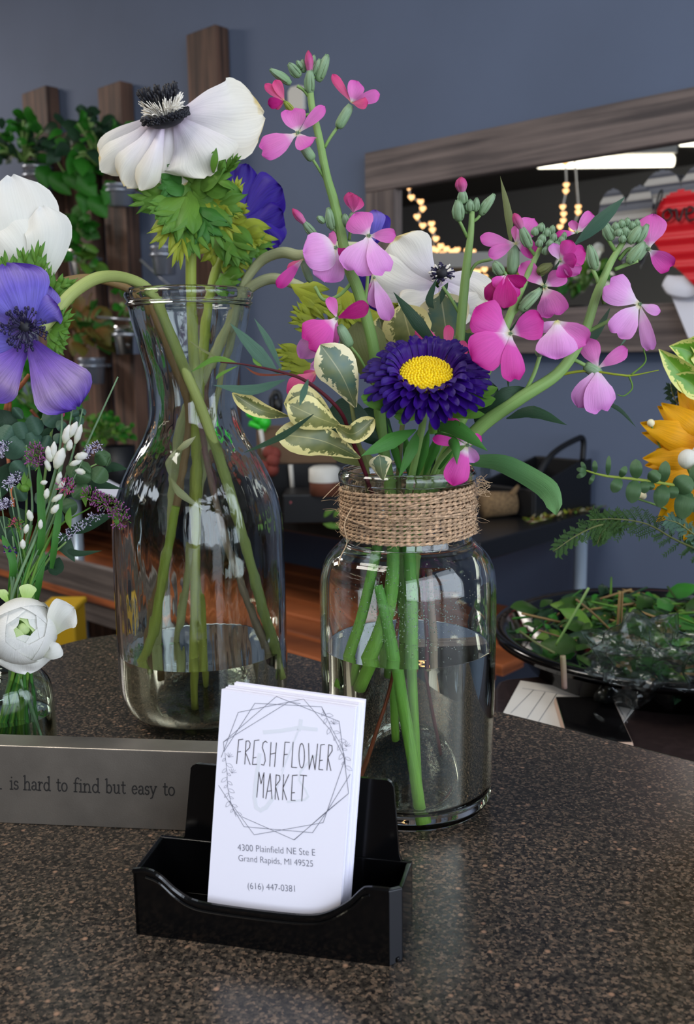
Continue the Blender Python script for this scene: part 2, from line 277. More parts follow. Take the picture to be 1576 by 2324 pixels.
M = dict(
    wall=plain('slate_blue_paint', (88, 100, 124), .75, var=.03, scale=3), ceiling=plain('dark_ceiling', (100, 98, 92), .9), floor=plain('brown_floor', (70, 52, 40), .6, var=.2, scale=6),
    wall2=plain('charcoal_paint', (160, 158, 150), .85),
    stone=stone('speckled_stone'), desk=plain('dark_brown_laminate', (48, 38, 37), .3, var=.15, scale=200),
    plank=wood('weathered_plank', (40, 28, 24), (112, 82, 66)), frame_h=wood('grey_frame_wood', (68, 60, 60), (122, 108, 103), 0, 1), frame_v=wood('grey_frame_wood_upright', (68, 60, 60), (118, 104, 98), 2, 1),
    slat=wood('orange_slat_wood', (105, 52, 22), (190, 105, 55), 0), greywood=wood('grey_board', (95, 88, 86), (140, 130, 125), 0),
    black=plain('black_plastic', (7, 7, 8), .13, spec=.55), blackmat=plain('black_laminate', (22, 22, 24), .35), blackrough=plain('matte_black', (14, 15, 18), .45),
    bevel_sheen=plain('black_plastic_bevel_sheen', (22, 24, 30), .32, spec=.9), steel=plain('brushed_steel', (150, 143, 134), .42, .8, bump=.05, bscale=1500, var=.05, scale=60), chrome=plain('chrome', (175, 190, 205), .25, .35), tin=plain('tin', (170, 176, 188), .22, .6), engr=plain('engraved_shadow', (32, 29, 27), .8),
    card=plain('card_white', (236, 234, 246), .45), cardedge=plain('card_edge', (240, 232, 222), .6), ink=plain('brown_black_ink', (46, 36, 40), .6), inkg=plain('grey_ink', (92, 92, 108), .6), inkl=plain('pale_grey_ink', (221, 223, 232), .6),
    paper=plain('paper', (225, 220, 212), .7), phone=plain('phone_glass', (12, 11, 12), .08), phonecase=plain('tan_case', (190, 160, 140), .5), line=plain('ruled_line', (150, 150, 155), .7),
    glass=glass('clear_glass', (.975, .99, .985, 1)), ripple=glass('rippled_glass', (.97, .99, .98, 1), bump=.6, bs=(85, 85, 16)), water=glass('water', (.975, .985, .92, 1), 1.33), bluegl=glass('bottle_glass', (.93, .98, .95, 1)),
    twine=plain('jute', (166, 138, 110), .85, var=.3, scale=500), greyleaf=leaf('grey_green_leaf', (84, 132, 80), (104, 150, 92)), stemarc=leaf('arched_stem', (168, 184, 104), (182, 194, 118)), mist=glass('droplet', (.98, 1, .99, 1), 1.33), fern=leaf('dark_fern', (44, 76, 26), (60, 96, 34)), fuzz=plain('jute_fibre', (190, 160, 125), .8),
    stem=leaf('stock_stem_green', (118, 158, 78), (158, 192, 118)), stemg=leaf('grey_green_stem', (118, 152, 108), (135, 168, 128)), stemb=leaf('bright_cut_stem', (110, 178, 84), (140, 190, 76)), stemy=leaf('yellow_green_stem', (176, 182, 84), (150, 172, 70)), stemp=leaf('pale_stem', (186, 190, 130), (206, 210, 168)),
    stembr=leaf('brownish_stem', (150, 120, 84), (170, 140, 90)), stempu=leaf('purplish_stem', (150, 122, 112), (164, 150, 116)), twig=leaf('red_brown_twig', (110, 44, 30), (140, 75, 45)), twigd=leaf('maroon_twig', (98, 24, 40), (88, 34, 40)),
    bud=petal('grey_green_bud', [(0, (132, 166, 116)), (.8, (150, 178, 142)), (1, (120, 150, 110))], .35, .15), pinkbud=petal('pink_bud', [(0, (225, 150, 190)), (.5, (222, 92, 160)), (1, (205, 60, 120))]),
    pink=petal('orchid_pink_petal', [(0, (225, 225, 140)), (.16, (240, 222, 225)), (.34, (236, 140, 205)), (1, (222, 96, 186))], .14),
    light=petal('pale_pink_petal', [(0, (214, 214, 130)), (.14, (246, 226, 240)), (.45, (240, 176, 232)), (1, (222, 132, 212))], .12),
    mag=petal('magenta_petal', [(0, (215, 220, 130)), (.2, (246, 226, 238)), (.36, (232, 96, 190)), (1, (204, 30, 142))], .14),
    deep=petal('deep_magenta_petal', [(0, (190, 60, 120)), (.3, (196, 30, 130)), (1, (170, 16, 110))], .2),
    coral=petal('coral_pink_petal', [(0, (225, 190, 120)), (.25, (236, 120, 160)), (1, (232, 72, 140))], .14),
    white=petal('cream_white_petal', [(0, (226, 210, 228)), (.2, (240, 232, 238)), (.7, (242, 238, 226)), (.96, (246, 240, 222)), (1, (228, 205, 140))], .09, .3),
    white2=petal('soft_white_petal', [(0, (222, 226, 190)), (.4, (230, 230, 218)), (1, (234, 233, 228))], .05, .3),
    eye=petal('green_white_petal', [(0, (150, 190, 80)), (1, (205, 225, 160))], .1, .3),
    violet=petal('violet_petal', [(0, (150, 110, 190)), (.25, (128, 118, 215)), (.6, (118, 104, 208)), (.9, (138, 118, 205)), (1, (92, 60, 160))], .34, .3), violet2=petal('faded_violet_petal', [(0, (98, 60, 170)), (.3, (140, 104, 200)), (.65, (178, 150, 200)), (.95, (116, 84, 196)), (1, (80, 50, 150))], .34, .3),
    indigo=petal('indigo_petal', [(0, (60, 40, 150)), (1, (52, 24, 142))], .35, .25), aster=petal('deep_violet_floret', [(0, (120, 60, 150)), (.2, (62, 18, 130)), (1, (44, 12, 110))], .2, .15, .35), blackst=plain('black_anther', (16, 16, 26), .6), navy=plain('navy_anther', (30, 22, 62), .6), whitest=plain('white_filament', (235, 228, 214), .6), yellow=plain('yellow_disc', (242, 205, 18), .5, var=.12, scale=900),
    sun=petal('sunflower_petal', [(0, (215, 125, 10)), (.4, (246, 176, 14)), (1, (252, 192, 24))], .3, .35),
    lgreen=leaf('fresh_green_leaf', (112, 152, 56), (92, 142, 54)), lyel=leaf('yellow_green_leaf', (170, 178, 58), (150, 165, 50)), ldark=leaf('dark_green_leaf', (36, 62, 42), (44, 76, 50)), lblue=leaf('blue_green_leaf', (70, 104, 86), (88, 122, 100)), lmid=leaf('mid_green_leaf', (62, 118, 46), (74, 132, 58)), lolive=leaf('olive_leaf', (110, 118, 66), (128, 134, 84)), leuc=leaf('eucalyptus_leaf', (66, 100, 62), (88, 118, 80)), pothos=leaf('pothos_leaf', (40, 112, 30), (56, 130, 38)),
    copper=leaf('copper_leaf', (140, 92, 52), (108, 112, 50)), vari=variegated('variegated_leaf', (84, 96, 52), (128, 130, 76), (224, 212, 142)), vari2=variegated('grey_variegated_leaf', (82, 110, 96), (118, 128, 88), (232, 222, 176)), vari3=variegated('bright_variegated_leaf', (92, 150, 40), (120, 165, 50), (214, 214, 120)),
    mirror=plain('mirror_silver', (225, 225, 225), .01, 1), tube=emit('fluorescent_tube', (255, 246, 222), 4), fairy=emit('fairy_bulb', (255, 190, 125), 3), heart=plain('red_tin', (206, 26, 38), .35, bump=0), heartg=plain('grey_tin', (96, 98, 106), .4), heartw=plain('pale_tin', (168, 164, 158), .5), fix=plain('fixture_white', (200, 198, 190), .5),
    envelope=plain('white_paper_wrap', (222, 222, 232), .6), burlap=plain('burlap_brown', (112, 90, 62), .9, var=.2, scale=200), pinkmum=petal('salmon_petal', [(0, (230, 150, 140)), (1, (226, 120, 124))], .1), brown=plain('brown_band', (112, 66, 48), .6), grn=plain('green_plastic', (50, 200, 50), .4), ylw=plain('yellow_tub', (190, 150, 20), .5), terra=plain('terracotta_red', (120, 50, 40), .8), box=plain('brown_box', (100, 76, 54), .8), darkpot=plain('dark_pot', (22, 24, 28), .5), plastic=glass('crumpled_plastic', (.95, .97, .97, 1), 1.3, .12, 1.0, (90, 90, 90), .003), lilac=petal('lilac_floret', [(0, (190, 120, 160)), (1, (168, 90, 170))]), sea=plain('pale_lavender_floret', (196, 190, 214), .7), clip=plain('clipping_pale', (214, 206, 170), .7))
Z = Vector((0, 0, 1))
# ================================================================== the room
def quad(name, a, b, c, d, mat, th=.02):
    a, b, c, d = map(Vector, (a, b, c, d)); n = (b-a).cross(d-a).normalized()
    mb = MB(); mb.prism([a, b, c, d], n*th); return struct(mb.build(name, M[mat], smooth=False))
quad('wall_back', wl(RT, FLOOR), wl(9, FLOOR), wl(9, CEIL), wl(RT, CEIL), 'wall', .05)
WY = 6.5
quad('wall_front', wl(RT, FLOOR, WY), wl(RT, CEIL, WY), wl(9, CEIL, WY), wl(9, FLOOR, WY), 'wall2', .05)
quad('wall_left', wl(9, FLOOR), wl(9, FLOOR, WY), wl(9, CEIL, WY), wl(9, CEIL), 'wall', .05)
mb = MB(); mb.prism([wl(RT, CEIL), wl(9, CEIL), wl(9, CEIL, WY), wl(RT, CEIL, WY)], (0, 0, .05)); struct(mb.build('ceiling', M['ceiling'], smooth=False))
mb = MB(); mb.prism([wl(RT, FLOOR), wl(9, FLOOR), wl(9, FLOOR, WY), wl(RT, FLOOR, WY)], (0, 0, -.05)); struct(mb.build('floor', M['floor'], smooth=False))
mb = MB()                                            # right wall, four panels round the shop window
def rw(o0, o1, z0, z1): mb.prism([wl(RT, z0, o0), wl(RT, z1, o0), wl(RT, z1, o1), wl(RT, z0, o1)], -WD*.08)
rw(0, .55, FLOOR, CEIL); rw(3.75, WY, FLOOR, CEIL); rw(.55, 3.75, FLOOR, -.2); rw(.55, 3.75, 1.45, CEIL)
struct(mb.build('wall_right', M['wall'], smooth=False))
mb = MB()
for o0, o1, z0, z1 in ((.55, 3.75, -.2, -.14), (.55, 3.75, 1.39, 1.45), (.55, .61, -.2, 1.45), (1.6, 1.65, -.2, 1.45), (2.65, 2.7, -.2, 1.45), (3.69, 3.75, -.2, 1.45)):
    mb.prism([wl(RT, z0, o0), wl(RT, z1, o0), wl(RT, z1, o1), wl(RT, z0, o1)], WD*.04)
struct(mb.build('window_1', M['fix'], smooth=False))

# ---- counter in front: rounded far corner, straight right edge
c_a = tab(1576+900, 1720+228); c_b = tab(667, 1480)
edge = []
pts = [tab(-160, 1640), tab(0, 1527), tab(133, 1462), tab(267, 1436), tab(360, 1432), tab(470, 1440), tab(570, 1458), tab(667, 1480)]
edge = cat(pts, 36)
d = (tab(1576, 1722)-tab(1125, 1606)).normalized()
far = tab(1576, 1722)+d*.9
loop = [Vector((-.9, .05, 0)), Vector((-.9, -.45, 0)), Vector((.9, -.45, 0)), far] + [tab(1576, 1722), tab(1125, 1608), tab(900, 1545)] + edge[::-1] + [Vector((-.55, .42, 0))]
for q in loop: q.z = 0
mb = MB(); mb.prism(loop[::-1], (0, 0, -.04)); o = mb.build('countertop', M['stone'], smooth=False, bevel=.004)
tag(o, 'dark speckled stone countertop with a rounded far corner in the foreground', 'countertop')
mb = MB(); cl = [q*.93 + Vector((0, -.02, 0)) for q in loop]
for q in cl: q.z = -.04
mb.prism(cl[::-1], (0, 0, FLOOR+.04)); tag(mb.build('counter_base', M['blackmat'], smooth=False), 'dark base carrying the speckled stone countertop', 'counter')
# ---- lower desk beyond the counter
dz = -.05
l2 = [tab(1120, 1700, dz), tab(1122, 1562, dz), tab(1132, 1546, dz), tab(1150, 1540, dz), tab(1600, 1500, dz), tab(2100, 1470, dz), tab(2100, 1900, dz), tab(1576, 1790, dz)]
dk = thing('lower_desk', 'dark brown lower work surface just beyond the right edge of the stone countertop', 'desk')
mb = MB(); mb.prism(l2, (0, 0, -.03)); mb.build('desktop', M['desk'], dk, smooth=False, bevel=.003)
mb = MB(); mb.prism([q+Vector((.03, .0, -.03)) for q in l2], (0, 0, FLOOR-dz+.03)); mb.build('base', M['blackmat'], dk, smooth=False)

# ---- planks on the wall
def plank(px0, px1, ptop, ptop2, label, th=.045):
    a = wpt(px0, ptop2); b = wpt(px1, ptop); t0, z0 = ws(a); t1, z1 = ws(b)
    mb = MB(); mb.prism([wl(t0, FLOOR+.02, .004), wl(t1, FLOOR+.02, .004), wl(t1, (z0+z1)/2, .004), wl(t0, (z0+z1)/2, .004)], WN*th)
    return tag(mb.build('wall_plank', M['plank'], smooth=False, bevel=.003), label, 'plank', 'reclaimed planks on the blue wall')
plank(80, 136, 208, 212, 'brown reclaimed wall plank nearest the left edge of the photo')
plank(168, 228, 300, 300, 'shortest brown wall plank, hidden behind pothos leaves at its top')
plank(253, 305, 195, 203, 'brown wall plank rising behind the left side of the white anemone')
plank(455, 522, 70, 84, 'tallest brown wall plank, rising above the white anemone')
w0 = wpt(678, 226, .004); t_, z_ = ws(w0); hw_ = abs(ws(wpt(696, 226, .004))[0]-t_); hz_ = abs(ws(wpt(678, 196, .004))[1]-z_)
mb = MB(); mb.prism([wl(t_+hw_, z_-hz_, .004), wl(t_-hw_, z_-hz_, .004), wl(t_-hw_, z_+hz_*.8, .004), wl(t_-hw_*.4, z_+hz_, .004), wl(t_+hw_*.6, z_+hz_, .004), wl(t_+hw_, z_+hz_*.7, .004)], WN*.012)
tag(mb.build('wall_plate', M['fix'], smooth=False, bevel=.003), 'small off-white plate on the blue wall behind the top of the tallest stock', 'wall plate')
# ---- mirror
def W2(px, py): return ws(wpt(px, py))
tL, zTL = W2(850, 352); _, zBL = W2(852, 806)
tIn, _ = W2(918, 500); _, zTi = W2(905, 432); _, zTr = W2(850, 352)
fw = abs(tL-tIn); tR = tL-1.25
zTop = zTL; zBot = zBL
mr = thing('wall_mirror', 'long mirror in a weathered grey wooden frame on the blue wall', 'mirror')
def wbox(name, t0, t1, z0, z1, o0, o1, mat, par, bevel=.003):
    mb = MB(); mb.prism([wl(t0, z0, o0), wl(t1, z0, o0), wl(t1, z1, o0), wl(t0, z1, o0)], WN*(o1-o0)); return mb.build(name, M[mat], par, smooth=False, bevel=bevel)
fh = fw*1.0
wbox('frame', tL, tR, zTop-fh, zTop, .003, .035, 'frame_h', mr); wbox('frame', tL, tR, zBot, zBot+fh, .003, .035, 'frame_h', mr)
wbox('frame', tL, tL-fw, zBot+fh, zTop-fh, .003, .034, 'frame_v', mr); wbox('frame', tR+fw, tR, zBot+fh, zTop-fh, .003, .034, 'frame_v', mr)
wbox('mirror_glass', tL-fw+.004, tR+fw-.004, zBot+fh-.004, zTop-fh+.004, .006, .02, 'mirror', mr, 0)
print('mirror', tL, tR, zTop, zBot, fw)
# ---- what hangs in front of the mirror: tin hearts, paper envelope
def heart_pts(n=40):
    out = []
    for i in range(n):
        w = 2*math.pi*i/n; out.append((math.sin(w)**3, (13*math.cos(w)-5*math.cos(2*w)-2*math.cos(3*w)-math.cos(4*w))/16.0))
    return out
def tin_heart(px, py, hpx, hpy, off, mats, label, name='tin_heart', stripes=0, tilt=0, text=False):
    c = wpt(px, py, off); t, z = ws(c); e = wpt(px+hpx, py, off); sx = abs(ws(e)[0]-t); e = wpt(px, py-hpy, off); sz = abs(ws(e)[1]-z)
    g = thing(name, label, 'heart decoration'); mb = MB(); K = heart_pts(64)
    vs = []; NS = 26
    # corrugated sheet: grid clipped to the heart outline
    def inside(x, y):
        ins = False; j = len(K)-1
        for i in range(len(K)):
            xi, yi = K[i]; xj, yj = K[j]
            if (yi > y) != (yj > y) and x < (xj-xi)*(y-yi)/(yj-yi)+xi: ins = not ins
            j = i
        return ins
    rows = 64
    mbs = [MB(), MB()]
    for r_ in range(rows):
        y0 = -1.1+2.2*r_/rows; y1 = -1.1+2.2*(r_+1)/rows; ym = (y0+y1)/2
        xs = [x/80 for x in range(-84, 85) if inside(x/80, ym)]
        if not xs: continue
        runs = []; st = xs[0]; pv = xs[0]
        for x in xs[1:]+[99]:
            if x-pv > .02: runs.append((st, pv)); st = x
            pv = x
        for (xa, xb) in runs:
            def W_(x, y):
                xx = x*math.cos(tilt)-y*math.sin(tilt); yy = x*math.sin(tilt)+y*math.cos(tilt)
                return wl(t-xx*sx, z+yy*sz, off+.0016*math.cos(yy_freq*yy*math.pi))
            yy_freq = 9
            k = int((ym+1.1)*5.2+.2) % 2 if stripes else 0
            mbs[k].prism([W_(xa, y0), W_(xb, y0), W_(xb, y1), W_(xa, y1)], WN*.002)
    mbs[0].build('heart_plate' if not stripes else 'light_stripes', M[mats[0]], g, smooth=False)
    if stripes: mbs[1].build('dark_stripes', M[mats[1]], g, smooth=False)
    return g, t, z, sx, sz
tin_heart(1420, 500, 62, 100, .055, ('heartw', 'heartg'), 'pale and grey striped tin heart hanging left of the red heart', stripes=1)
tin_heart(1545, 455, 92, 100, .05, ('heartw', 'heartg'), 'larger striped tin heart partly behind the top of the red heart', stripes=1)
g, t, z, sx, sz = tin_heart(1608, 535, 142, 150, .09, ('heart',), 'red corrugated tin heart with the word love, hanging before the mirror', name='red_heart', tilt=.0)
mb = MB()                                            # handwriting: love
def wl_px(px, py, off=.100): return wpt(px, py, off)
for st in ([(1478, 508), (1490, 480), (1502, 452), (1504, 436), (1497, 444), (1490, 475), (1490, 503), (1502, 500)],
           [(1518, 478), (1507, 486), (1506, 500), (1516, 505), (1526, 492), (1518, 478), (1530, 482)],
           [(1530, 482), (1536, 480), (1538, 500), (1544, 503), (1552, 480), (1558, 478)],
           [(1558, 490), (1572, 486), (1574, 476), (1564, 474), (1558, 488), (1564, 504), (1580, 500)]):
    mb.tube([wl_px(q[0], q[1]-4) for q in st], .0019, 6)
mb.build('lettering', M['blackrough'], g)
t2, z2 = ws(wpt(1545, 700, .06))
mb = MB(); ev = thing('paper_envelope', 'folded white paper envelope hanging over the mirror frame at the right edge', 'envelope')
L_ = [wpt(1509, 636, .07), wpt(1600, 612, .07), wpt(1625, 780, .07), wpt(1562, 768, .07)]
mb.prism(L_, WN*-.012); mb.build('pocket', M['envelope'], ev, smooth=False, bevel=.002)
mb = MB(); mb.ribbon([wpt(1508, 636, .075), wpt(1540, 650, .085), wpt(1600, 652, .08)], .02, 'strap', cup=.2); mb.build('flap', M['envelope'], ev, thick=.001)

# ---- what the mirror shows: the other side of the shop
def mp(px, py, D): return mir(at(px, py, D))
for k, (a, b) in enumerate((((1222, 398), (1530, 338)), ((1545, 345), (1800, 290)))):
    g = thing('ceiling_tube_light', 'long fluorescent ceiling light reflected in the mirror' if k == 0 else 'second fluorescent ceiling light at the right edge of the mirror', 'ceiling light')
    A = mp(a[0], a[1], 6.5); B = mp(b[0], b[1], 6.5); A.z = B.z = (A.z+B.z)/2
    zz = A.z
    mb = MB(); mb.tube([A, B], .035, 12); mb.build('tube', M['tube'], g)
    mb = MB(); dd = (B-A).normalized(); sd = dd.cross(Z).normalized(); mb.box(A-sd*.07+Z*.04, dd, sd, Z, (B-A).length, .14, max(.05, CEIL-zz-.04)); mb.build('housing', M['fix'], g, smooth=False)
def fairy(pxs, D, label):
    g = thing('fairy_lights', label, 'string lights')
    pts = [mp(x, y, D) for x, y in pxs]
    mb = MB(); mb.tube([mp(pxs[0][0], pxs[0][1]-40, D)]+pts, .004, 5, seg=40); mb.build('cord', M['fix'], g)
    hp = heart_pts(14)
    for q in pts:
        v = (mir(CAM)-q).normalized(); sd = v.cross(Z).normalized()
        mb = MB(); mb.prism([q+sd*(x*.013)+Z*(y*.013) for x, y in hp], v*.006); mb.build('bulb', M['fairy'], g, smooth=False)
fairy([(928, 425), (934, 448), (955, 458), (960, 474), (947, 492), (960, 512), (980, 508), (982, 522), (990, 542)], 3.9, 'heart fairy lights hanging at the left side of the mirror reflection')
fairy([(1285, 358), (1284, 372), (1286, 420), (1285, 434), (1278, 470), (1280, 486), (1279, 501), (1272, 515)], 4.2, 'heart fairy lights hanging straight below the tube light')
fairy([(1305, 360), (1313, 470), (1313, 482), (1300, 520)], 4.2, 'short heart fairy light strand right of the straight strand')
fl = []
random.seed(3)
for k in range(30): fl.append((985+k*7.5+random.uniform(-3, 3), 560+random.uniform(-6, 14)+k*1.4))
for k in range(14): fl.append((1085+random.uniform(-14, 20), 590+k*6+random.uniform(-4, 4)))
fairy(fl, 4.0, 'bundle of heart fairy lights draped over the pale shelf in the mirror')
mb = MB(); a = mp(965, 558, 4.1); b = mp(1200, 610, 4.1); a.z = b.z = (a.z+b.z)/2
dd = (b-a).normalized(); sd = dd.cross(Z).normalized(); mb.box(a-sd*.12-Z*.05, dd, sd, Z, (b-a).length, .24, .06)
tag(mb.build('display_shelf', M['fix'], smooth=False), 'pale display shelf with fairy lights, reflected in the mirror', 'shelf')
def bush(name, c, rad, n, ls, mats, label, catg='plant', pot=None, seed=1, shape='ovate', flat=.9, group=None, parent=None, clear=0):
    random.seed(seed); g = parent or thing(name, label, catg, group=group)
    mbs = [MB() for _ in mats]
    st = MB()
    for i in range(n):
        th = random.uniform(0, 2*math.pi); ph = random.uniform(-.55, 1.45); r = random.uniform(.25, 1)
        dv = Vector((math.cos(th)*math.cos(ph), math.sin(th)*math.cos(ph), math.sin(ph)*flat)); b_ = c+Vector((dv.x*rad[0]*r, dv.y*rad[0]*r, dv.z*rad[1]*r))
        if clear:
            e_ = (b_-WP).dot(WN)
            if e_ < clear: b_ = b_+WN*(clear-e_)*1.3
        if i % 3 == 0: st.tube([c-Z*rad[1]*.3, (c+b_)/2, b_], .0016*rad[0]/.05, 4, seg=5, caps=False)
        d2 = (dv+Vector((random.uniform(-.6, .6), random.uniform(-.6, .6), random.uniform(-.7, .4)))).normalized(); l = ls*random.uniform(.7, 1.2)
        mbs[i % len(mats)].ribbon([b_, b_+d2*l*.5+Z*l*.08, b_+d2*l-Z*l*.15], l*.42, shape, nrm=(CAM-b_).normalized()+Vector((random.uniform(-.8, .8), random.uniform(-.3, .8), random.uniform(-.2, 1))), cup=.15, nu=6, nv=4)
    st.build('stems', M['stem'], g)
    for k, q in enumerate(mbs): o = q.build('foliage', M[mats[k]], g)
    return g
def mplant(px, py, D, r, mats, label, seed):
    c = mp(px, py, D); g = bush('shop_plant', c, (r, r), 60, r*.5, mats, label, seed=seed)
    mb = MB(); mb.lathe([(r*.35, -r*1.9), (r*.5, -r*.8), (r*.46, -r*.8), (r*.3, -r*1.8)], c, 20); mb.build('pot', M['darkpot'], g)
mplant(1020, 640, 4.3, .10, ('pothos', 'lgreen'), 'leafy plant below the fairy lights in the mirror', 11)
mplant(1150, 650, 4.5, .09, ('pothos', 'lyel'), 'small leafy plant in the middle of the mirror reflection', 12)
mplant(1325, 640, 4.0, .12, ('pothos', 'lgreen', 'white2'), 'white-flowered green plant reflected near the right of the mirror', 13)

# ---- jars and tins clamped on the planks
def wcup(px, py, wpx, hpx, mat, label, plants, off=.11, seed=1, catg='planter', group='tin cups clamped to the wall planks'):
    """px,py centre of the rim"""
    c = wpt(px, py, off); Dp = c.y; r = m(wpx, Dp)/2*1.02; h = m(hpx, Dp)
    g = thing('wall_planter', label, catg, group=group)
    mb = MB(); mb.lathe([(r*.78, -h), (r, 0), (r*1.06, 0), (r*1.06, -h*.08), (r*.98, -h*.1), (r*.82, -h), (0.001, -h)], c, 28); mb.build('cup', M[mat], g)
    mb = MB(); mb.lathe([(r*1.02, -h*.25), (r*1.1, -h*.25), (r*1.1, -h*.36), (r*1.0, -h*.36)], c, 28, closed=True); t, z = ws(c); mb.prism([wl(t-.008, z-h*.36, .045), wl(t+.008, z-h*.36, .045), wl(t+.008, z-h*.25, .045), wl(t-.008, z-h*.25, .045)], WN*(off-.045-r*.9)); mb.build('clamp', M['tin'], g)
    mb = MB(); mb.lathe([(.001, -h*.12), (r*.9, -h*.12)], c, 20); mb.build('soil', M['floor'], g)
    return c, r, h
c, r, h = wcup(85, 378, 62, 70, 'tin', 'shiny tin cup high on the leftmost plank', None)
bush('pothos_plant', wpt(55, 345, .12), (.16, .10), 60, .05, ('pothos', 'ldark'), 'green pothos in the tin cup on the leftmost plank', seed=21, clear=.10)
c, r, h = wcup(272, 420, 60, 45, 'tin', 'tin cup half hidden below the left petals of the white anemone', None)
bush('pothos_plant', wpt(218, 345, .12), (.14, .115), 70, .052, ('pothos', 'ldark'), 'bushy pothos between the leftmost plank and the white anemone', seed=22, clear=.10)
g = thing('pothos_vine', 'trailing pothos vine crossing the dark gap below the tallest leaves', 'plant'); mb = MB()
vp = [wpt(130, 365, .13), wpt(150, 395, .13), wpt(185, 420, .13), wpt(215, 445, .13), wpt(225, 460, .13)]; mb.tube(vp, .003, 5); mb.build('stem', M['stem'], g); mb = MB()
for (x, y) in ((110, 375), (140, 390), (165, 380), (185, 400), (200, 430), (225, 440), (240, 410), (178, 365), (215, 395)):
    b = wpt(x, y, .14); mb.ribbon([b, b+Vector((random.uniform(-.02, .02), -.02, -.03)), b+Vector((random.uniform(-.03, .03), -.02, -.07))], .03, 'ovate', cup=.2)
mb.build('leaf_cluster', M['pothos'], g)
c, r, h = wcup(186, 568, 62, 55, 'glass', 'clear glass cup with a shiny rim on the second plank', None, group=None)
bush('pothos_plant', wpt(180, 535, .11), (.07, .045), 26, .06, ('pothos', 'lmid'), 'small pothos sprouting from the clear glass cup', seed=23, clear=.10)
bush('pothos_plant', wpt(190, 600, .14), (.045, .045), 14, .06, ('pothos', 'lgreen'), 'pothos leaves drooping below the shiny rim of the glass cup', seed=24, clear=.10)
c, r, h = wcup(208, 812, 58, 58, 'tin', 'galvanised tin cup holding a coppery plant', None)
bush('coleus_plant', wpt(202, 755, .11), (.08, .075), 46, .06, ('copper', 'copper', 'lmid'), 'copper and green leafed plant in the galvanised tin cup', seed=25, clear=.10)
c, r, h = wcup(372, 560, 56, 60, 'tin', 'dark tin cup behind the leaves under the white anemone', None)
c, r, h = wcup(290, 740, 64, 62, 'glass', 'clear glass cup touching the left side of the carafe neck', None, group=None)
bush('pothos_plant', wpt(283, 705, .11), (.045, .06), 16, .05, ('pothos', 'lgreen'), 'thin pothos above the glass cup beside the carafe neck', seed=26, clear=.10)
# chrome pull rods crossing behind the carafe
for (a, b, lb) in (((320, 590), (420, 680), 'thin pale rod slanting behind the rim of the carafe'), ((222, 720), (300, 726), 'thin pale rod lying level left of the carafe neck')):
    mb = MB(); mb.tube([wpt(*a, .12), wpt(*b, .12)], .004, 6); tag(mb.build('metal_rod', M['tin']), lb, 'rod')

# ---- black work table against the wall
tz = -.10
T0 = tab(1090, 1232, tz)
ca = (T0-WP).dot(WN); ct = (T0-WP).dot(WD)
mb = MB(); mb.prism([wl(ct, tz, ca), wl(ct, tz, .005), wl(ct+3.4, tz, .005), wl(ct+3.4, tz, ca)][::-1], (0, 0, -.035))
wt = thing('work_table', 'long black work table on chrome legs against the blue wall', 'table')
mb.build('tabletop', M['blackmat'], wt, smooth=False, bevel=.004)
def leg(t, off, r=.011):
    mb = MB(); mb.tube([wl(t, tz-.035, off), wl(t, FLOOR, off)], r, 14); lg = mb.build('leg', M['chrome'], wt)
    mb = MB(); mb.tube([wl(t, tz-.48, off), wl(t, tz-.60, off)], r*1.5, 14); mb.build('collar', M['chrome'], lg)
leg(ct+.025, .06, .013); leg(ct+1.29, ca-.03, .016); leg(ct+2.6, ca-.03)
mb = MB()
for k in range(6):                                   # slatted wooden lower shelf
    o0 = .012+k*.092; mb.prism([wl(ct+.01, -.36, o0), wl(ct+.01, -.36, o0+.072), wl(ct+3.3, -.36, o0+.072), wl(ct+3.3, -.36, o0)], (0, 0, .022))
mb.build('slat_shelf', M['slat'], wt, smooth=False, bevel=.003)
# under-table items, left
def wtp(px, py, z): return tab(px, py, z)
q = tab(330, 1300, -.40)
mb = MB(); t, _ = ws(tab(300, 1260, -.30)); 
mb.prism([wl(ct+.75, -.42, ca+.05), wl(ct+1.95, -.42, ca+.05), wl(ct+1.95, -.26, ca+.10), wl(ct+.75, -.26, ca+.10)], WN*.02)
tag(mb.build('grey_board', M['greywood'], smooth=False), 'grey weathered board leaning under the table behind the carafe', 'board')
q = at(140, 1425, 1.35); mb = MB(); mb.box(q+Vector((-.03, 0, -.10)), (1, 0, 0), (0, 1, 0), (0, 0, 1), .05, .06, .13); mb.box(q+Vector((-.033, -.003, .022)), (1, 0, 0), (0, 1, 0), (0, 0, 1), .056, .066, .01)
tag(mb.build('plastic_tub', M['ylw'], smooth=False, bevel=.004), 'yellow plastic tub standing behind the small white ranunculus', 'tub')
mb = MB(); mb.box(q+Vector((-.1, -.02, -.13)), (1, 0, 0), (0, 1, 0), (0, 0, 1), .24, .3, .03); 
tag(mb.build('stool_seat', M['blackrough'], smooth=False), 'dark low shelf carrying the yellow tub behind the counter', 'shelf')
# items on the table
def on(px, py): return tab(px, py, tz)
def vase(px, py, wpx, hpx, label):
    c = on(px, py); r = m(wpx, c.y)/2; h = m(hpx, c.y); mb = MB()
    mb.lathe([(.001, .001), (r*.75, .001), (r, h*.25), (r, h*.55), (r*.72, h*.8), (r*.8, h), (r*.76, h), (r*.66, h*.8), (r*.94, h*.55), (r*.94, h*.25), (r*.7, .012), (.001, .012)], c, 40); tag(mb.build('glass_vase', M['glass']), label, 'vase')
vase(1178, 1105, 120, 195, 'empty clear glass vase on the black table right of the purple aster')
vase(1120, 1120, 70, 130, 'smaller empty glass vase half hidden beside the pink bloom')
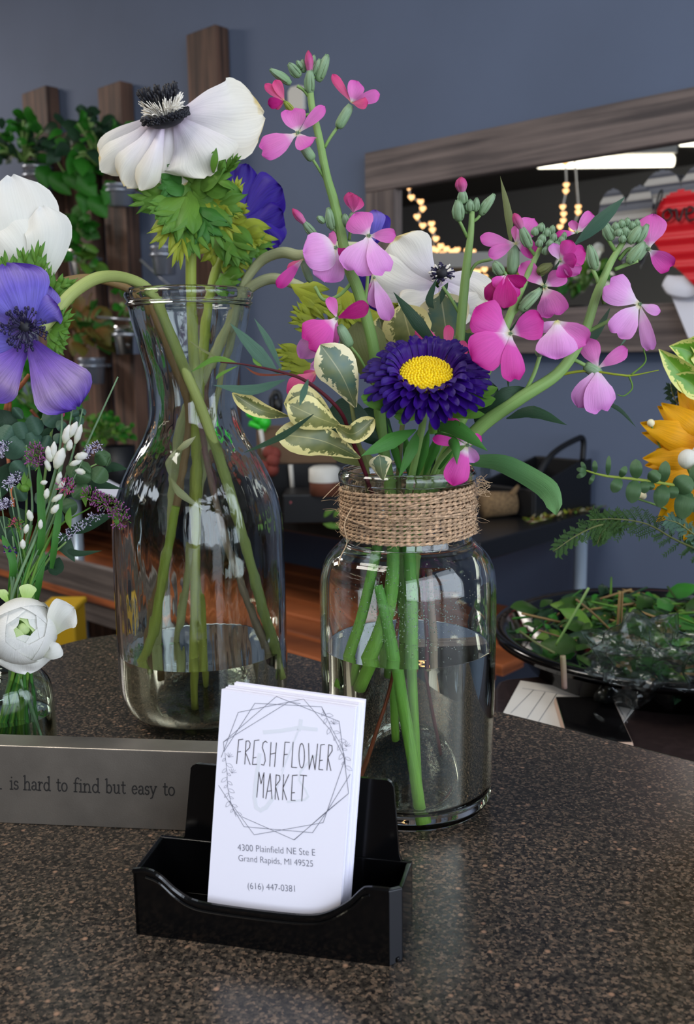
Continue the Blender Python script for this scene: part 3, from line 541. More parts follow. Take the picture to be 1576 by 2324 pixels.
# black organiser
c = on(1275, 1165); g = thing('desk_organizer', 'black plastic organizer bin with arched handle on the work table', 'bin')
ax = (Vector((.75, .66, 0))).normalized(); ay = Vector((-.66, .75, 0)); wdt = m(205, c.y)*1.05; hh = m(95, c.y); o0 = c-ax*wdt*.5
mb = MB(); mb.prism([o0, o0+ax*wdt, o0+ax*wdt+Z*hh*1.25, o0+ax*wdt*.75+Z*hh*1.2, o0+Z*hh*.75], -ay*.006); mb.prism([o0+ay*.13, o0+ax*wdt+ay*.13, o0+ax*wdt+ay*.13+Z*hh*1.2, o0+ay*.13+Z*hh*.7], ay*.006)
mb.box(o0, ay, ax, Z, .13, .006, hh*.7); mb.box(o0+ax*wdt, ay, -ax, Z, .13, .006, hh*1.2); mb.box(o0, ax, ay, Z, wdt, .13, .006); mb.build('tray', M['blackrough'], g, smooth=False, bevel=.003)
mb = MB(); mb.tube([o0+Z*hh*.8, o0+ax*wdt*.3+Z*hh*1.45, o0+ax*wdt*.72+Z*hh*1.75, o0+ax*wdt*.86+Z*hh*1.72, o0+ax*wdt*.86+Z*hh*1.2], .006, 8); mb.build('handle', M['blackrough'], g)
mb = MB(); c = on(1135, 1175); mb.tube([c+Vector((-.035, 0, .025)), c+Vector((.03, .01, .027))], [.026, .022], 20); mb.tube([c+Vector((.02, 0, .04)), c+Vector((.035, 0, .062))], [.008, .003], 8)
tag(mb.build('burlap_roll', M['burlap']), 'brown burlap roll lying on the table beside the black organizer', 'roll')
random.seed(5)
mbs = {k: MB() for k in ('clip', 'lgreen', 'copper', 'lyel')}
for k in range(170):
    u = random.random(); x = 1195+u*200+random.uniform(-6, 6); y = 1185-u*42+random.uniform(-9, 7); c = on(x, y); l = random.uniform(.006, .022); a = random.uniform(0, 6.28)
    mbs[random.choice(list(mbs))].ribbon([c+Z*.002, c+Vector((math.cos(a)*l, math.sin(a)*l*.5, random.uniform(.002, .012)))], l*.25, 'ovate', nrm=Z, nu=3, nv=2)
g = thing('stem_clippings', 'line of pale and green stem clippings along the right end of the black table', 'clippings'); g['kind'] = 'stuff'
for k, q in mbs.items(): o = q.build('scraps', M[k], g); o['kind'] = 'stuff'
mb = MB(); c = on(1200, 1186); mb.tube([c, on(1300, 1158)+Z*.004], .0025, 5); mb.build('twig', M['twig'], g)
def mum(px, py, ang, label, n=26, r=.028):
    c = at(px, py, 1.75); g = thing('pink_daisy', label, 'flower'); mb = MB(); random.seed(px)
    for k in range(n):
        a = ang+random.uniform(-.55, .55); d = Vector((math.cos(a), random.uniform(-.4, .2), math.sin(a))); mb.ribbon([c, c+d*r*.6, c+d*r*random.uniform(.95, 1.3)], .004, 'strap', nu=4, nv=2)
    mb.build('petals', M['pinkmum'], g); mb = MB(); mb.tube([c, c+Vector((.05, 0, -.015)), c+Vector((.13, 0, -.004))], .003, 6); mb.build('stem', M['lgreen'], g)
    mb = MB()
    for k in range(10): b = c+Vector((.03+k*.009, 0, -.008)); mb.ribbon([b, b+Vector((.02, -.01, .01*(-1)**k)), b+Vector((.04, -.01, .018*(-1)**k))], .006, 'lance')
    mb.build('leaf_cluster', M['lgreen'], g)
mum(676, 1168, 1.7, 'salmon pink daisy lying on the table nearer the carafe'); mum(716, 1143, 1.2, 'salmon pink daisy lying on the table nearer the twine-wrapped jar')
c = at(737, 1092, 1.75); g = thing('ribbon_spool', 'white and brown spool standing behind the twine-wrapped jar', 'spool'); mb = MB(); mb.lathe([(.001, -.025), (.028, -.025), (.028, .0)], c, 24); mb.build('brown_band', M['brown'], g); mb = MB(); mb.lathe([(.029, .0), (.029, .024), (.022, .028), (.001, .028)], c-Z*0, 24); mb.build('white_band', M['fix'], g)
c = at(715, 1128, 1.74); mb = MB(); mb.box(c+Vector((-.06, 0, -.05)), (1, 0, 0), (0, 1, 0), Z, .17, .1, .055); tag(mb.build('black_box', M['blackrough'], smooth=False, bevel=.003), 'low black box under the white and brown spool', 'box')
c = at(640, 1030, 1.9); mb = MB(); mb.box(c+Vector((-.05, 0, -.02)), (1, 0, 0), (0, 1, 0), Z, .16, .1, .07); tag(mb.build('cardboard_box', M['box'], smooth=False), 'brown cardboard box behind the variegated leaves', 'box')
c = at(640, 1110, 1.88); mb = MB(); mb.box(c+Vector((-.1, 0, -.08)), (1, 0, 0), (0, 1, 0), Z, .30, .1, .13); tag(mb.build('storage_crate', M['blackrough'], smooth=False), 'black storage crate on the table between carafe and jar', 'crate')
for (x0, x1, y0, y1, lb) in ((592, 600, 975, 1030, 'short white upright post beside the carafe shoulder'), (660, 666, 1055, 1130, 'white upright post on the black crate')):
    mb = MB(); mb.tube([at(x0, y0, 1.86), at(x1, y1, 1.86)], .0045, 8); tag(mb.build('white_post', M['fix']), lb, 'post')
mb = MB(); c = at(607, 1052, 1.85)
random.seed(4)
for k in range(9): mb.ball(c+Vector((random.uniform(-.016, .016), random.uniform(-.01, .01), random.uniform(-.03, .03))), .014, 8, 5)
tag(mb.build('dried_bloom', M['terra']), 'dull red dried bloom behind the right shoulder of the carafe', 'flower')
mb = MB()
for k in range(3): mb.ball(at(568+k*16, 940+k*9, 1.9), .008+.003*k, 8, 5)
mb.tube([at(560, 925, 1.9), at(580, 945, 1.9), at(600, 950, 1.9)], .006, 8); mb.tube([at(566, 960, 1.9), at(604, 975, 1.9)], .006, 8)
tag(mb.build('green_clip', M['grn']), 'bright green plastic clip on the shelf between carafe and jar', 'clip')
mb = MB()
mb.tube([at(618, 925, 2.0), at(617, 905, 2.0), at(626, 890, 2.0), at(635, 900, 2.0), at(632, 930, 2.0)], .006, 8); mb.tube([at(632, 905, 2.0), at(630, 935, 2.0)], .011, 8); tag(mb.build('scissors_handle', M['blackrough']), 'black tool handle hanging on the blue wall behind the leaves', 'tool')
# pots on the left end of the table
def pot(px, py, wpx, hpx, D, label):
    c = at(px, py, D); r = m(wpx, D)/2; h = m(hpx, D); mb = MB(); mb.lathe([(.001, -h), (r*.8, -h), (r, 0), (r*.93, 0), (r*.9, -.01), (.001, -.012)], c, 28); tag(mb.build('plant_pot', M['darkpot']), label, 'pot'); return c, r
c, r = pot(268, 1012, 78, 110, 2.35, 'dark round pot left of the carafe shoulder')
bush('moss_plant', c+Vector((-.03, 0, .03)), (.07, .05), 130, .02, ('lgreen', 'pothos'), 'bright green bushy herb in the dark pot left of the carafe', seed=31)
c, r = pot(60, 960, 150, 160, 2.5, 'dark pot in the shadow behind the violet anemone')
bush('leafy_plant', at(75, 915, 2.45), (.12, .10), 50, .07, ('pothos', 'lmid'), 'dark green plant in shadow behind the violet anemone', seed=32)
mb = MB(); mb.tube([at(10, 960, .62), at(22, 905, .62), at(52, 870, .62), at(66, 850, .62)], [.0022, .0012], 6); mb.tube([at(22, 905, .62), at(20, 960, .62)], .0015, 6); mb.tube([at(70, 930, .62), at(90, 960, .62), at(60, 975, .62)], .0012, 6)
mb.tube([at(10, 960, .62), at(30, 1150, .55), at(40, 1300, .50)], .0012, 6)
tag(mb.build('orange_twig', M['slat']), 'forked orange-brown twig rising below the violet anemone', 'twig')
mb = MB(); c = at(245, 1112, 1.6); mb.prism([at(165, 1075, 1.6), at(235, 1090, 1.6), at(285, 1115, 1.6), at(300, 1130, 1.6), at(270, 1132, 1.6), at(200, 1105, 1.6)], (0, .02, 0)); tag(mb.build('paper_scrap', M['envelope'], smooth=False), 'white paper scrap left of the carafe body', 'paper')
# ================================================================== on the counter: metal bar
A = tab(-60, 1865.5); B = tab(395, 1885); ex = (B-A).normalized(); ey = Vector((-ex.y, ex.x, 0)); A = A-ex*.03
def plane_px(o, n):
    def f(x, y, off=0.0):
        v = ray(x, y); return CAM + v*((o-CAM).dot(n)/v.dot(n)) + n*off
    return f
bh = .0385; blen = (tab(640, 1895)-A).length
bar = thing('metal_bar', 'engraved brushed steel message bar lying left of the card holder', 'paperweight', A)
mb = MB(); mb.box(A, ex, ey, Z, blen, .013, bh); mb.build('block', M['steel'], bar, smooth=False, bevel=.0006)
bp = plane_px(A, -ey)
def stroke(mb, P_, n, w, th=.00004):
    P_ = [Vector(q) for q in P_]
    for i_, (a, b) in enumerate(zip(P_[:-1], P_[1:])):
        a = a+n*(i_*4e-7); b = b+n*(i_*4e-7); d = b-a
        if d.length < 1e-6: continue
        d.normalize(); s = d.cross(n).normalized()*w; e = d*w*.7
        mb.prism([a-e-s, b+e-s, b+e+s, a-e+s], n*th)
def arc(cx, cy, rx, ry, a0, a1, n=10): return [(cx+rx*math.cos(R(a0+(a1-a0)*i/n)), cy+ry*math.sin(R(a0+(a1-a0)*i/n))) for i in range(n+1)]
def bar_(x, y, h=.16): return [(x-h, y), (x+h, y)]
LET = dict(
    l=(.45, [[(.22, 0), (.22, 1.68), (.05, 1.6)], bar_(.22, 0)]), i=(.45, [[(.22, 0), (.22, 1), (.05, .95)], bar_(.22, 0), [(.2, 1.4), (.24, 1.42)]]),
    s=(.62, [arc(.3, .74, .2, .24, 20, 270, 9)+arc(.3, .26, .22, .25, 90, -160, 9)]), h=(1.0, [[(.2, 0), (.2, 1.68), (.04, 1.6)], [(.2, .7)]+arc(.5, .65, .24, .33, 150, 0, 7)+[(.74, 0)], bar_(.2, 0), bar_(.74, 0)]),
    a=(.78, [[(.12, .78)]+arc(.33, .72, .22, .26, 150, 0, 7)+[(.55, .1), (.7, .02)], arc(.3, .27, .23, .25, 75, 330, 9)]), r=(.68, [[(.2, 0), (.2, 1), (.04, .95)], [(.2, .65), (.35, .93), (.5, .97), (.56, .85)], bar_(.2, 0)]),
    d=(.95, [[(.7, 1.68), (.7, .05), (.86, 0)], [(.54, 1.6), (.7, 1.68)], arc(.4, .48, .3, .48, 30, 330, 14)]), t=(.6, [[(.25, 1.4), (.25, .2), (.38, 0), (.55, .08)], [(.05, 1), (.52, 1)]]), o=(.95, [arc(.45, .49, .34, .49, 0, 360, 18)]),
    f=(.6, [[(.22, 0), (.22, 1.3), (.32, 1.6), (.5, 1.66), (.6, 1.55)], [(.05, 1), (.5, 1)], bar_(.22, 0)]), n=(1.0, [[(.2, 0), (.2, 1), (.04, .95)], [(.2, .7)]+arc(.5, .65, .24, .33, 150, 0, 7)+[(.74, 0)], bar_(.2, 0), bar_(.74, 0)]),
    b=(.95, [[(.04, 1.6), (.2, 1.68), (.2, .05)], arc(.48, .48, .3, .48, -150, 150, 14)]), u=(1.0, [[(.04, .97), (.2, 1), (.2, .3)]+arc(.43, .28, .23, .28, 180, 330, 7), [(.56, .97), (.72, 1), (.72, .04), (.86, 0)]]),
    e=(.85, [[(.14, .52), (.68, .56)]+arc(.42, .5, .28, .48, 10, 320, 14)]), y=(.9, [[(.12, .97), (.42, .05)], [(.74, .97), (.42, .05), (.3, -.35), (.12, -.45)], bar_(.12, .98, .1), bar_(.74, .98, .1)]))
mb = MB()
for wd, x0, x1 in (('l', -12, 6), ('is', 22, 43), ('hard', 53, 116), ('to', 128, 155), ('find', 167, 228), ('but', 239, 286), ('easy', 298, 357), ('to', 370, 399)):
    tot = sum(LET[c][0] for c in wd); k = (x1-x0)/tot; x = x0
    for c in wd:
        for st in LET[c][1]:
            stroke(mb, [bp(x+a*k, 1790+(x+a*k)*.039-b*19, .00005) for a, b in st], -ey, m(1.75, .4))
        x += LET[c][0]*k
mb.build('lettering', M['engr'], bar, smooth=False)

# ================================================================== business card holder
HO = tab(310, 2120); yw = R(-12.7); hx = Vector((math.cos(yw), math.sin(yw), 0)); hy = Vector((-math.sin(yw), math.cos(yw), 0))
def hl(x, y, z): return HO + hx*x + hy*y + Z*z
holder = thing('card_holder', 'glossy black plastic business card holder at the front of the counter', 'card holder', HO)
WH = .0965; DP = .026
prof = [(0, .0255), (.005, .0262), (.010, .0245), (.016, .0195), (.022, .0162), (.030, .0150), (.050, .0146), (.066, .0150), (.074, .0170), (.082, .0222), (.087, .0275), (.0895, .0288), (WH, .0290)]
mb = MB()
for i in range(len(prof)-1):
    a, b = prof[i], prof[i+1]; mb.prism([hl(a[0], 0, 0), hl(b[0], 0, 0), hl(b[0], 0, b[1]), hl(a[0], 0, a[1])], hy*.0022)
mb.tube([hl(x, .0004, z+.0001) for x, z in prof], .0011, 8, seg=60); mb.tube([hl(x, -.0002, z-.0022) for x, z in prof[1:-1]], .0005, 6, seg=60)
mb.build('front_wall', M['black'], holder, smooth=False)
mb = MB(); mb.prism([hl(WH, 0, 0), hl(WH+.0040, .0045, 0), hl(WH+.0040, .0045, .0280), hl(WH, 0, .0290)], -hx*.0015+hy*.0015); mb.build('corner_bevel', M['bevel_sheen'], holder, smooth=False, bevel=.0004)  # paler, rougher copy of the black plastic stands in for window sheen
mb = MB(); mb.prism([hl(WH+.004, .0045, 0), hl(WH+.004, DP, 0), hl(WH+.004, DP, .0255), hl(WH+.004, .0045, .0275)], -hx*.002); mb.build('side_wall', M['black'], holder, smooth=False, bevel=.0005)
mb = MB(); mb.prism([hl(0, 0, 0), hl(-.001, DP, 0), hl(-.001, DP, .0255), hl(0, 0, .0258)], hx*.002); mb.build('side_wall', M['black'], holder, smooth=False, bevel=.0005)
mb = MB(); mb.prism([hl(-.001, DP, 0), hl(WH+.004, DP, 0), hl(WH+.004, DP, .0255), hl(-.001, DP, .0255)], hy*.002); mb.prism([hl(0, 0, .0004), hl(WH+.003, .002, .0004), hl(WH+.003, DP, .0004), hl(0, DP, .0004)], Z*.002)
mb.build('base_tray', M['black'], holder, smooth=False, bevel=.0005)
la = R(9); bu = Z*math.cos(la)+hy*math.sin(la)
def bl(x, h): return hl(x, DP+.0005, .0235)+bu*h
loop = [bl(.002, 0), bl(.008, .0005), bl(.0095, .003), bl(.0115, .030)]+[bl(.0145+.0035*math.cos(a), .0285+.0035*math.sin(a)) for a in (2.8, 2.3, 1.8)]+[bl(.0895+.0035*math.cos(a), .0285+.0035*math.sin(a)) for a in (1.3, .8, .3)]+[bl(.0955, .004), bl(.097, .0005), bl(.1, 0)]
mb = MB(); mb.prism(loop, (hy*math.cos(la)-Z*math.sin(la))*.0022); mb.build('back_panel', M['black'], holder, smooth=False, bevel=.0008)
# ---- cards
cy = R(-14.5); ux = Vector((math.cos(cy), math.sin(cy), 0)); cb = Vector((-math.sin(cy), math.cos(cy), 0)); le = R(7.5)
uy = Z*math.cos(le)+cb*math.sin(le); un = -cb*math.cos(le)+Z*math.sin(le)
rz = Matrix.Rotation(R(-3.2), 3, un); ux = rz@ux; uy = rz@uy
CO = hl(.0262, .0042, .0045)
th = .00042; CW, CH = .0508, .0889
random.seed(9)
def card(o, dx, dyy, name='business_card'):
    mb = MB(); mb.box(o+ux*dx+uy*dyy, ux, -un, uy, CW, th*.9, CH); return mb.build(name, M['card'], smooth=False)
front = card(CO, 0, 0); tag(front, 'front business card printed with a flower wreath, upright in the black holder', 'business card')
cpn = plane_px(CO, un)
def K2(pts): return [(470+x/4.147, 1540+y/4.147) for x, y in pts]
ink = MB(); grey = MB(); pale = MB()
def cs(mb, pts, w, off=.00006): stroke(mb, [cpn(x, y, off) for x, y in K2(pts)], un, m(w, .345), .00003)
for st in ([(540, 505), (700, 490), (870, 462), (1030, 478)],): cs(pale, st, 4.4, .00002)
cs(pale, [(885, 395), (880, 440), (868, 480)], 4.5, .00002); cs(pale, [(865, 490), (800, 650), (740, 800), (690, 950), (640, 1090), (590, 1170)], 1.0, .00002); cs(pale, [(850, 500), (780, 680), (700, 870)], .7, .00002)
cs(pale, [(497, 715), (478, 850), (458, 1000), (450, 1120), (465, 1210), (505, 1240), (560, 1210), (610, 1140)], 4.6, .00002); cs(pale, [(1040, 715), (960, 780), (880, 880), (870, 960), (930, 1050), (955, 1110), (920, 1140), (760, 1160)], 2.4, .00002)
def el(cx, cy_, rx, ry, a0=0, a1=360, n=18): return arc(cx, cy_, rx, ry, a0, a1, n)
for st in ([(300, 575), (280, 800)], [(298, 577), (340, 570)], [(292, 690), (318, 686)], [(369, 588), (357, 805)], [(369, 588), (395, 586), (408, 608), (402, 650), (362, 692), (384, 745), (407, 808)],
           [(492, 578), (448, 583), (430, 808), (470, 806)], [(436, 748), (463, 740)], [(568, 602), (552, 588), (530, 605), (522, 650), (545, 715), (550, 775), (535, 815), (512, 808)], [(604, 600), (592, 824)], [(655, 605), (637, 828)], [(598, 712), (645, 700)],
           [(736, 598), (718, 830)], [(736, 598), (778, 600)], [(726, 716), (758, 712)], [(812, 598), (798, 834), (846, 838)], el(893, 726, 26, 116), [(958, 610), (963, 855), (996, 720), (1018, 858), (1043, 615)],
           [(1108, 620), (1073, 624), (1055, 855), (1092, 858)], [(1060, 772), (1088, 768)], [(1148, 622), (1130, 862)], [(1148, 622), (1178, 632), (1180, 680), (1140, 742), (1168, 866)],
           [(470, 1117), (490, 880), (510, 990), (538, 885), (530, 1122)], [(555, 1130), (596, 895), (613, 1132)], [(570, 1060), (606, 1056)], [(652, 905), (642, 1136)], [(652, 905), (686, 915), (688, 955), (647, 1012), (676, 1140)],
           [(723, 903), (712, 1140)], [(772, 903), (716, 1030), (752, 1142)], [(852, 908), (806, 912), (794, 1146), (832, 1147)], [(798, 1076), (826, 1073)], [(910, 912), (893, 1152)], [(878, 908), (940, 914)]):
    cs(ink, st, .85)
def clipx(pts): return pts
for st in ([(655, 168), (1245, 402), (1335, 1080), (820, 1517), (330, 1300)], [(655, 168), (155, 598), (165, 690)], [(910, 192), (295, 318), (135, 740)], [(910, 192), (1160, 480), (1300, 760), (1095, 1355), (445, 1470), (210, 1150)],
           [(452, 232), (1080, 265), (1120, 340)], [(1350, 900), (1125, 1260), (995, 1450), (350, 1393), (205, 1150), (110, 1005)], [(452, 232), (165, 680)], [(155, 598), (770, 220), (880, 235)], [(1335, 1080), (1110, 1265), (825, 1517)]):
    cs(grey, st, .48)
def sprig(pts, n, ll, flip=1):
    cs(grey, pts, .35); q = cat([Vector((x, y, 0)) for x, y in pts], n+2)
    for i in range(1, n+1):
        T = (q[i+1]-q[i-1]).normalized() if i < n+1 else (q[i]-q[i-1]).normalized(); N_ = Vector((-T.y, T.x, 0))*(1 if i % 2 else -1)
        dv = (N_*.8+T*(-.6)).normalized(); w_ = Vector((-dv.y, dv.x, 0)); a = q[i]; L_ = ll*(1+.3*math.sin(i*2.1))
        cs(grey, [((a+dv*(L_*t)+w_*(L_*.22*math.sin(math.pi*t))).x, (a+dv*(L_*t)+w_*(L_*.22*math.sin(math.pi*t))).y) for t in (0, .25, .5, .75, 1)], .25)
        cs(grey, [((a+dv*(L_*t)-w_*(L_*.22*math.sin(math.pi*t))).x, (a+dv*(L_*t)-w_*(L_*.22*math.sin(math.pi*t))).y) for t in (0, .25, .5, .75, 1)], .25)
sprig([(1305, 860), (1300, 740), (1260, 620), (1190, 500), (1130, 370), (1085, 285)], 14, 62)
sprig([(275, 1300), (225, 1160), (195, 1020), (190, 880), (170, 700)], 14, 58)
for c_ in ((1310, 640), (205, 740), (235, 890), (1195, 430)):
    for a in range(5): cs(grey, [c_, (c_[0]+45*math.cos(a*.5-2.2), c_[1]+45*math.sin(a*.5-2.2))], .25)
pale.build('monogram', M['inkl'], front, smooth=False); grey.build('wreath_print', M['inkg'], front, smooth=False); ink.build('lettering', M['ink'], front, smooth=False)
def textline(s, a, b, parent, mat, off=.00008, hscale=1.0):
    cu = bpy.data.curves.new('t', 'FONT'); cu.body = s; cu.size = 1; cu.offset = -.012; to = bpy.data.objects.new('t', cu); COL.objects.link(to)
    dg = bpy.context.evaluated_depsgraph_get(); me = bpy.data.meshes.new_from_object(to.evaluated_get(dg)); bpy.data.objects.remove(to)
    p0 = cpn(*a, off); p1 = cpn(*b, off); xs = [v.co.x for v in me.vertices]; mn, mx = min(xs), max(xs); k = (p1-p0).length/(mx-mn); xd = (p1-p0).normalized(); yd = un.cross(xd).normalized()
    for v in me.vertices: v.co = p0+xd*((v.co.x-mn)*k)+yd*(v.co.y*k*hscale)
    me.materials.clear(); me.materials.append(mat); o = bpy.data.objects.new('address_text', me); COL.objects.link(o); o.parent = parent; return o
textline('4300 Plainfield NE Ste E', (540, 1930), (716, 1942), front, M['inkg'], hscale=1.15)
textline('Grand Rapids, MI 49525', (542, 1954), (711, 1967), front, M['inkg'], hscale=1.15)
textline('(616) 447-0381', (563, 2017), (670, 2024), front, M['inkg'], hscale=1.15)
for k in range(1, 29):
    dx = random.uniform(-.0004, .0003)+(.0012 if k > 20 else 0); o = card(CO-un*(th*k), dx, random.uniform(-.0003, .0002)+(.0006 if k > 23 else 0))
    tag(o, 'plain-backed business card in the stack behind the printed front card', 'business card', 'stacked business cards')

# ================================================================== glass vessels
def vessel(cx_px, base_px, prof_px, wall=.0028, foot=.004, z0=.0002):
    c = tab(cx_px, base_px); out = []
    for y, r in prof_px:
        v = ray(cx_px, y); p = CAM+v*(c.y/v.y); zc = (p-CAM).dot(_f); out.append((r*zc/F*1.004, max(z0, p.z)))
    return c, out
def lathe_glass(name, c, prof, mat, parent, wall=.0026, foot=.005, n=96):
    """prof top to bottom outer radii; closed glass wall"""
    out = [(r, z) for r, z in prof]; q = cat([Vector((r, z, 0)) for r, z in out], 70); out = [(v.x, max(0.0002, v.y)) for v in q]
    inner = [(r-wall, z) for r, z in out if z > foot+.001][:]
    inner.append((out[-1][0]*.8, foot)); inner.append((0.0003, foot))
    full = out+[(0.0003, .0002)]
    ring = full[::-1]+[(out[0][0]-wall*.3, out[0][1]+.0012), (out[0][0]-wall*.8, out[0][1]+.0008)]+inner
    mb = MB(); mb.lathe([(r, z) for r, z in ring], c, n, closed=False); o = mb.build(name, M[mat], parent); return out, inner
def water(name, label, c, inner, zt, mat='water', wall_in=.0004, n=96):
    pr = [(r+wall_in, z) for r, z in inner if z < zt]; 
    r0 = lin(sorted([(z, r) for r, z in inner]), zt)
    zb_ = inner[-1][1]-.0003; side = [(r0+wall_in, zt+.0003)]+pr[:-1]
    mb = MB(); mb.lathe([(.0003, zt), (r0-.0009, zt), (r0-.0003, zt+.0001), (r0+wall_in, zt+.0003)], c, n); mb.lathe(side, c, n); mb.lathe([side[-1], (.0003, zb_)], c, n); o = mb.build(name, M[mat]); tag(o, label, 'water'); return o
# twine-wrapped jar
JC = tab(927, 1804)
jc, jp = vessel(927, 1804, [(1066, 152), (1074, 156), (1088, 154), (1100, 146), (1212, 145), (1228, 152), (1243, 168), (1262, 184), (1290, 195), (1340, 199), (1500, 196), (1700, 189), (1780, 185), (1798, 178), (1804, 168)])
jar = thing('glass_jar', 'clear wide-shouldered glass jar with jute twine wrapped round its neck', 'vase', jc)
jo, ji = lathe_glass('jar_glass', jc, jp, 'glass', jar, .0026, .0055)
water('water', 'slightly yellowish water filling the lower half of the twine-wrapped jar', jc, ji, at(927, 1458, jc.y).z)
random.seed(77); mb = MB()                       # condensation on the inside of the glass above the water
for k in range(900):
    y = random.triangular(1235, 1470, 1330); a_ = R(random.gauss(268, 26)); z = at(927, y, jc.y).z; r_ = lin(sorted([(z_, q) for q, z_ in ji]), z)
    mb.ball(jc+Vector((r_*math.cos(a_), r_*math.sin(a_), z)), random.uniform(.00010, .00034), 6, 4)
o = mb.build('condensation', M['mist'], jar); o['kind'] = 'stuff'
zt = at(927, 1100, jc.y).z; zb = at(927, 1208, jc.y).z; rn = 146*jc.y*.99/F+.0006
mb = MB(); random.seed(2)
turns = 13; rr = (zt-zb)/turns*.56
for lay, (rad_off, tn, slope) in enumerate(((rr, turns, 0), )):
    for sgn in (0, math.pi):
        N = tn*150; ps = []
        for i in range(N+1):
            u = i/N; a = u*tn*2*math.pi+1; tz_ = zb+(zt-zb)*u + .0007*math.sin(a+2*u)
            tw = a*30+sgn; ra = rn+rr+rr*.45*math.cos(tw)+.0003*math.sin(a*3.3); ps.append(jc+Vector((ra*math.cos(a), ra*math.sin(a), tz_+rr*.45*math.sin(tw))))
        mb.tube(ps, rr*.62, 5, seg=len(ps))
tw_o = mb.build('twine_wrap', M['twine'], jar)
mb = MB()                                            # a few strands crossing the wrap diagonally
for k in range(7):
    a0 = random.uniform(3.4, 6.0); a1 = a0+random.uniform(.5, 1.3); z0_ = random.uniform(zb, zt); z1_ = z0_+random.uniform(-.006, .006)
    mb.tube([jc+Vector(((rn+rr*2.4)*math.cos(a0+(a1-a0)*t), (rn+rr*2.4)*math.sin(a0+(a1-a0)*t), z0_+(z1_-z0_)*t)) for t in (0, .25, .5, .75, 1)], rr*.55, 6)
mb.build('loose_strand', M['twine'], jar)
mb = MB()
for k in range(420):
    a = random.uniform(3.0, 6.5); z = random.uniform(zb, zt+.001); r1 = rn+rr*1.9; b = jc+Vector((r1*math.cos(a), r1*math.sin(a), z)); l = random.uniform(.002, .006) if k % 12 else random.uniform(.008, .018)
    T_ = Vector((-math.sin(a), math.cos(a), 0))*random.uniform(-1, 1)+Vector((math.cos(a), math.sin(a), 0))*random.uniform(.1, .5)+Z*random.uniform(-.5, .5)
    mb.tube([b, b+T_*l*.5+Z*random.uniform(-.001, .001), b+T_*l], .00009, 3, seg=5, caps=False)
fz = mb.build('jute_fibres', M['fuzz'], jar); fz['kind'] = 'stuff'
mb = MB(); mb.tube([at(800, 1150, .397), at(782, 1190, .394), at(788, 1230, .394), at(775, 1260, .394), at(768, 1285, .393)], .00022, 4); mb.build('loose_thread', M['fuzz'], jar); mb = MB(); mb.tube([at(772, 1095, .40), at(755, 1110, .39), at(733, 1132, .39)], .00018, 4)
mb.build('loose_thread', M['fuzz'], jar); mb = MB()
for k in range(26):
    b = at(1082, 1085+k % 9*4, .424); mb.tube([b, b+Vector((random.uniform(0, .003), 0, random.uniform(-.002, .002))), b+Vector((random.uniform(.002, .007), random.uniform(-.003, .003), random.uniform(-.004, .003)))], .00013, 3, seg=6)
mb.build('frayed_end', M['fuzz'], jar)
# carafe
kc, kp = vessel(468, 1622, [(660, 141), (668, 145), (676, 143), (684, 139), (690, 143), (697, 137), (733, 130), (790, 116), (845, 104), (900, 98), (933, 98), (965, 105), (1000, 120), (1044, 146), (1100, 172), (1150, 186), (1200, 191), (1300, 191), (1450, 189), (1530, 188), (1565, 182), (1590, 168), (1606, 148), (1616, 120), (1622, 90)])
# the axis of the carafe stands plumb: place it under the rim
carafe = thing('glass_carafe', 'tall clear rippled glass carafe with a narrow waist, behind the steel bar', 'vase', kc)
ko, ki = lathe_glass('carafe_glass', kc, kp, 'ripple', carafe, .003, .006)
water('water', 'clear water covering the bottom of the tall carafe', kc, ki, at(468, 1466, kc.y).z)
# small bottle at the left
bc, bpf = vessel(38, 1765, [(1448, 40), (1455, 44), (1470, 42), (1500, 44), (1520, 62), (1545, 84), (1575, 92), (1640, 94), (1750, 92), (1765, 84)])
bottle = thing('glass_bottle', 'small clear glass bottle behind the left end of the steel bar', 'vase', bc)
bo, bi = lathe_glass('bottle_glass', bc, bpf, 'bluegl', bottle, .002, .004, 64)
water('water', 'water in the small glass bottle at the left edge', bc, bi, at(38, 1618, bc.y).z, n=64)
# ---- paper and phone on the lower desk, tray of cuttings
pz = dz+.0006
pg = thing('paper_sheet', 'ruled white paper lying under the phone on the lower desk', 'paper'); mb = MB()
mb.prism([tab(1182, 1546, pz), tab(1143, 1618, pz), tab(1160, 1680, pz), tab(1442, 1740, pz), tab(1410, 1650, pz), tab(1458, 1588, pz)], Z*.0006); mb.build('sheet', M['paper'], pg, smooth=False)
mb = MB()
for a, b in (((1186, 1562), (1450, 1598)), ((1212, 1565), (1160, 1618)), ((1238, 1570), (1190, 1640)), ((1264, 1574), (1215, 1650)), ((1400, 1596), (1425, 1640)), ((1438, 1602), (1412, 1645))):
    mb.tube([tab(*a, pz+.0008), tab(*b, pz+.0008)], .0002, 4)
mb.build('ruling', M['line'], pg)
ph = thing('mobile_phone', 'dark phone in a tan case lying face up on the ruled paper', 'phone'); zz = pz+.001
L_ = [tab(1258, 1583, zz+.006), tab(1392, 1583, zz+.006), tab(1440, 1688, zz+.006), tab(1285, 1652, zz+.006)]
L_[3] = L_[0]+(L_[2]-L_[1])
mb = MB(); mb.prism([Vector((q.x, q.y, zz)) for q in L_], Z*.0065); mb.build('case', M['phonecase'], ph, smooth=False, bevel=.002)
cc = sum(L_, Vector())/4; mb = MB(); mb.prism([Vector((cc.x+(q.x-cc.x)*.95, cc.y+(q.y-cc.y)*.96, zz+.0062)) for q in L_], Z*.0012); mb.build('screen', M['phone'], ph, smooth=False, bevel=.0008)
tc_ = tab(1395, 1560, dz); TR = .135
tc_ = Vector((tab(1395, 1490, dz+.03).x+.058, .765, dz))
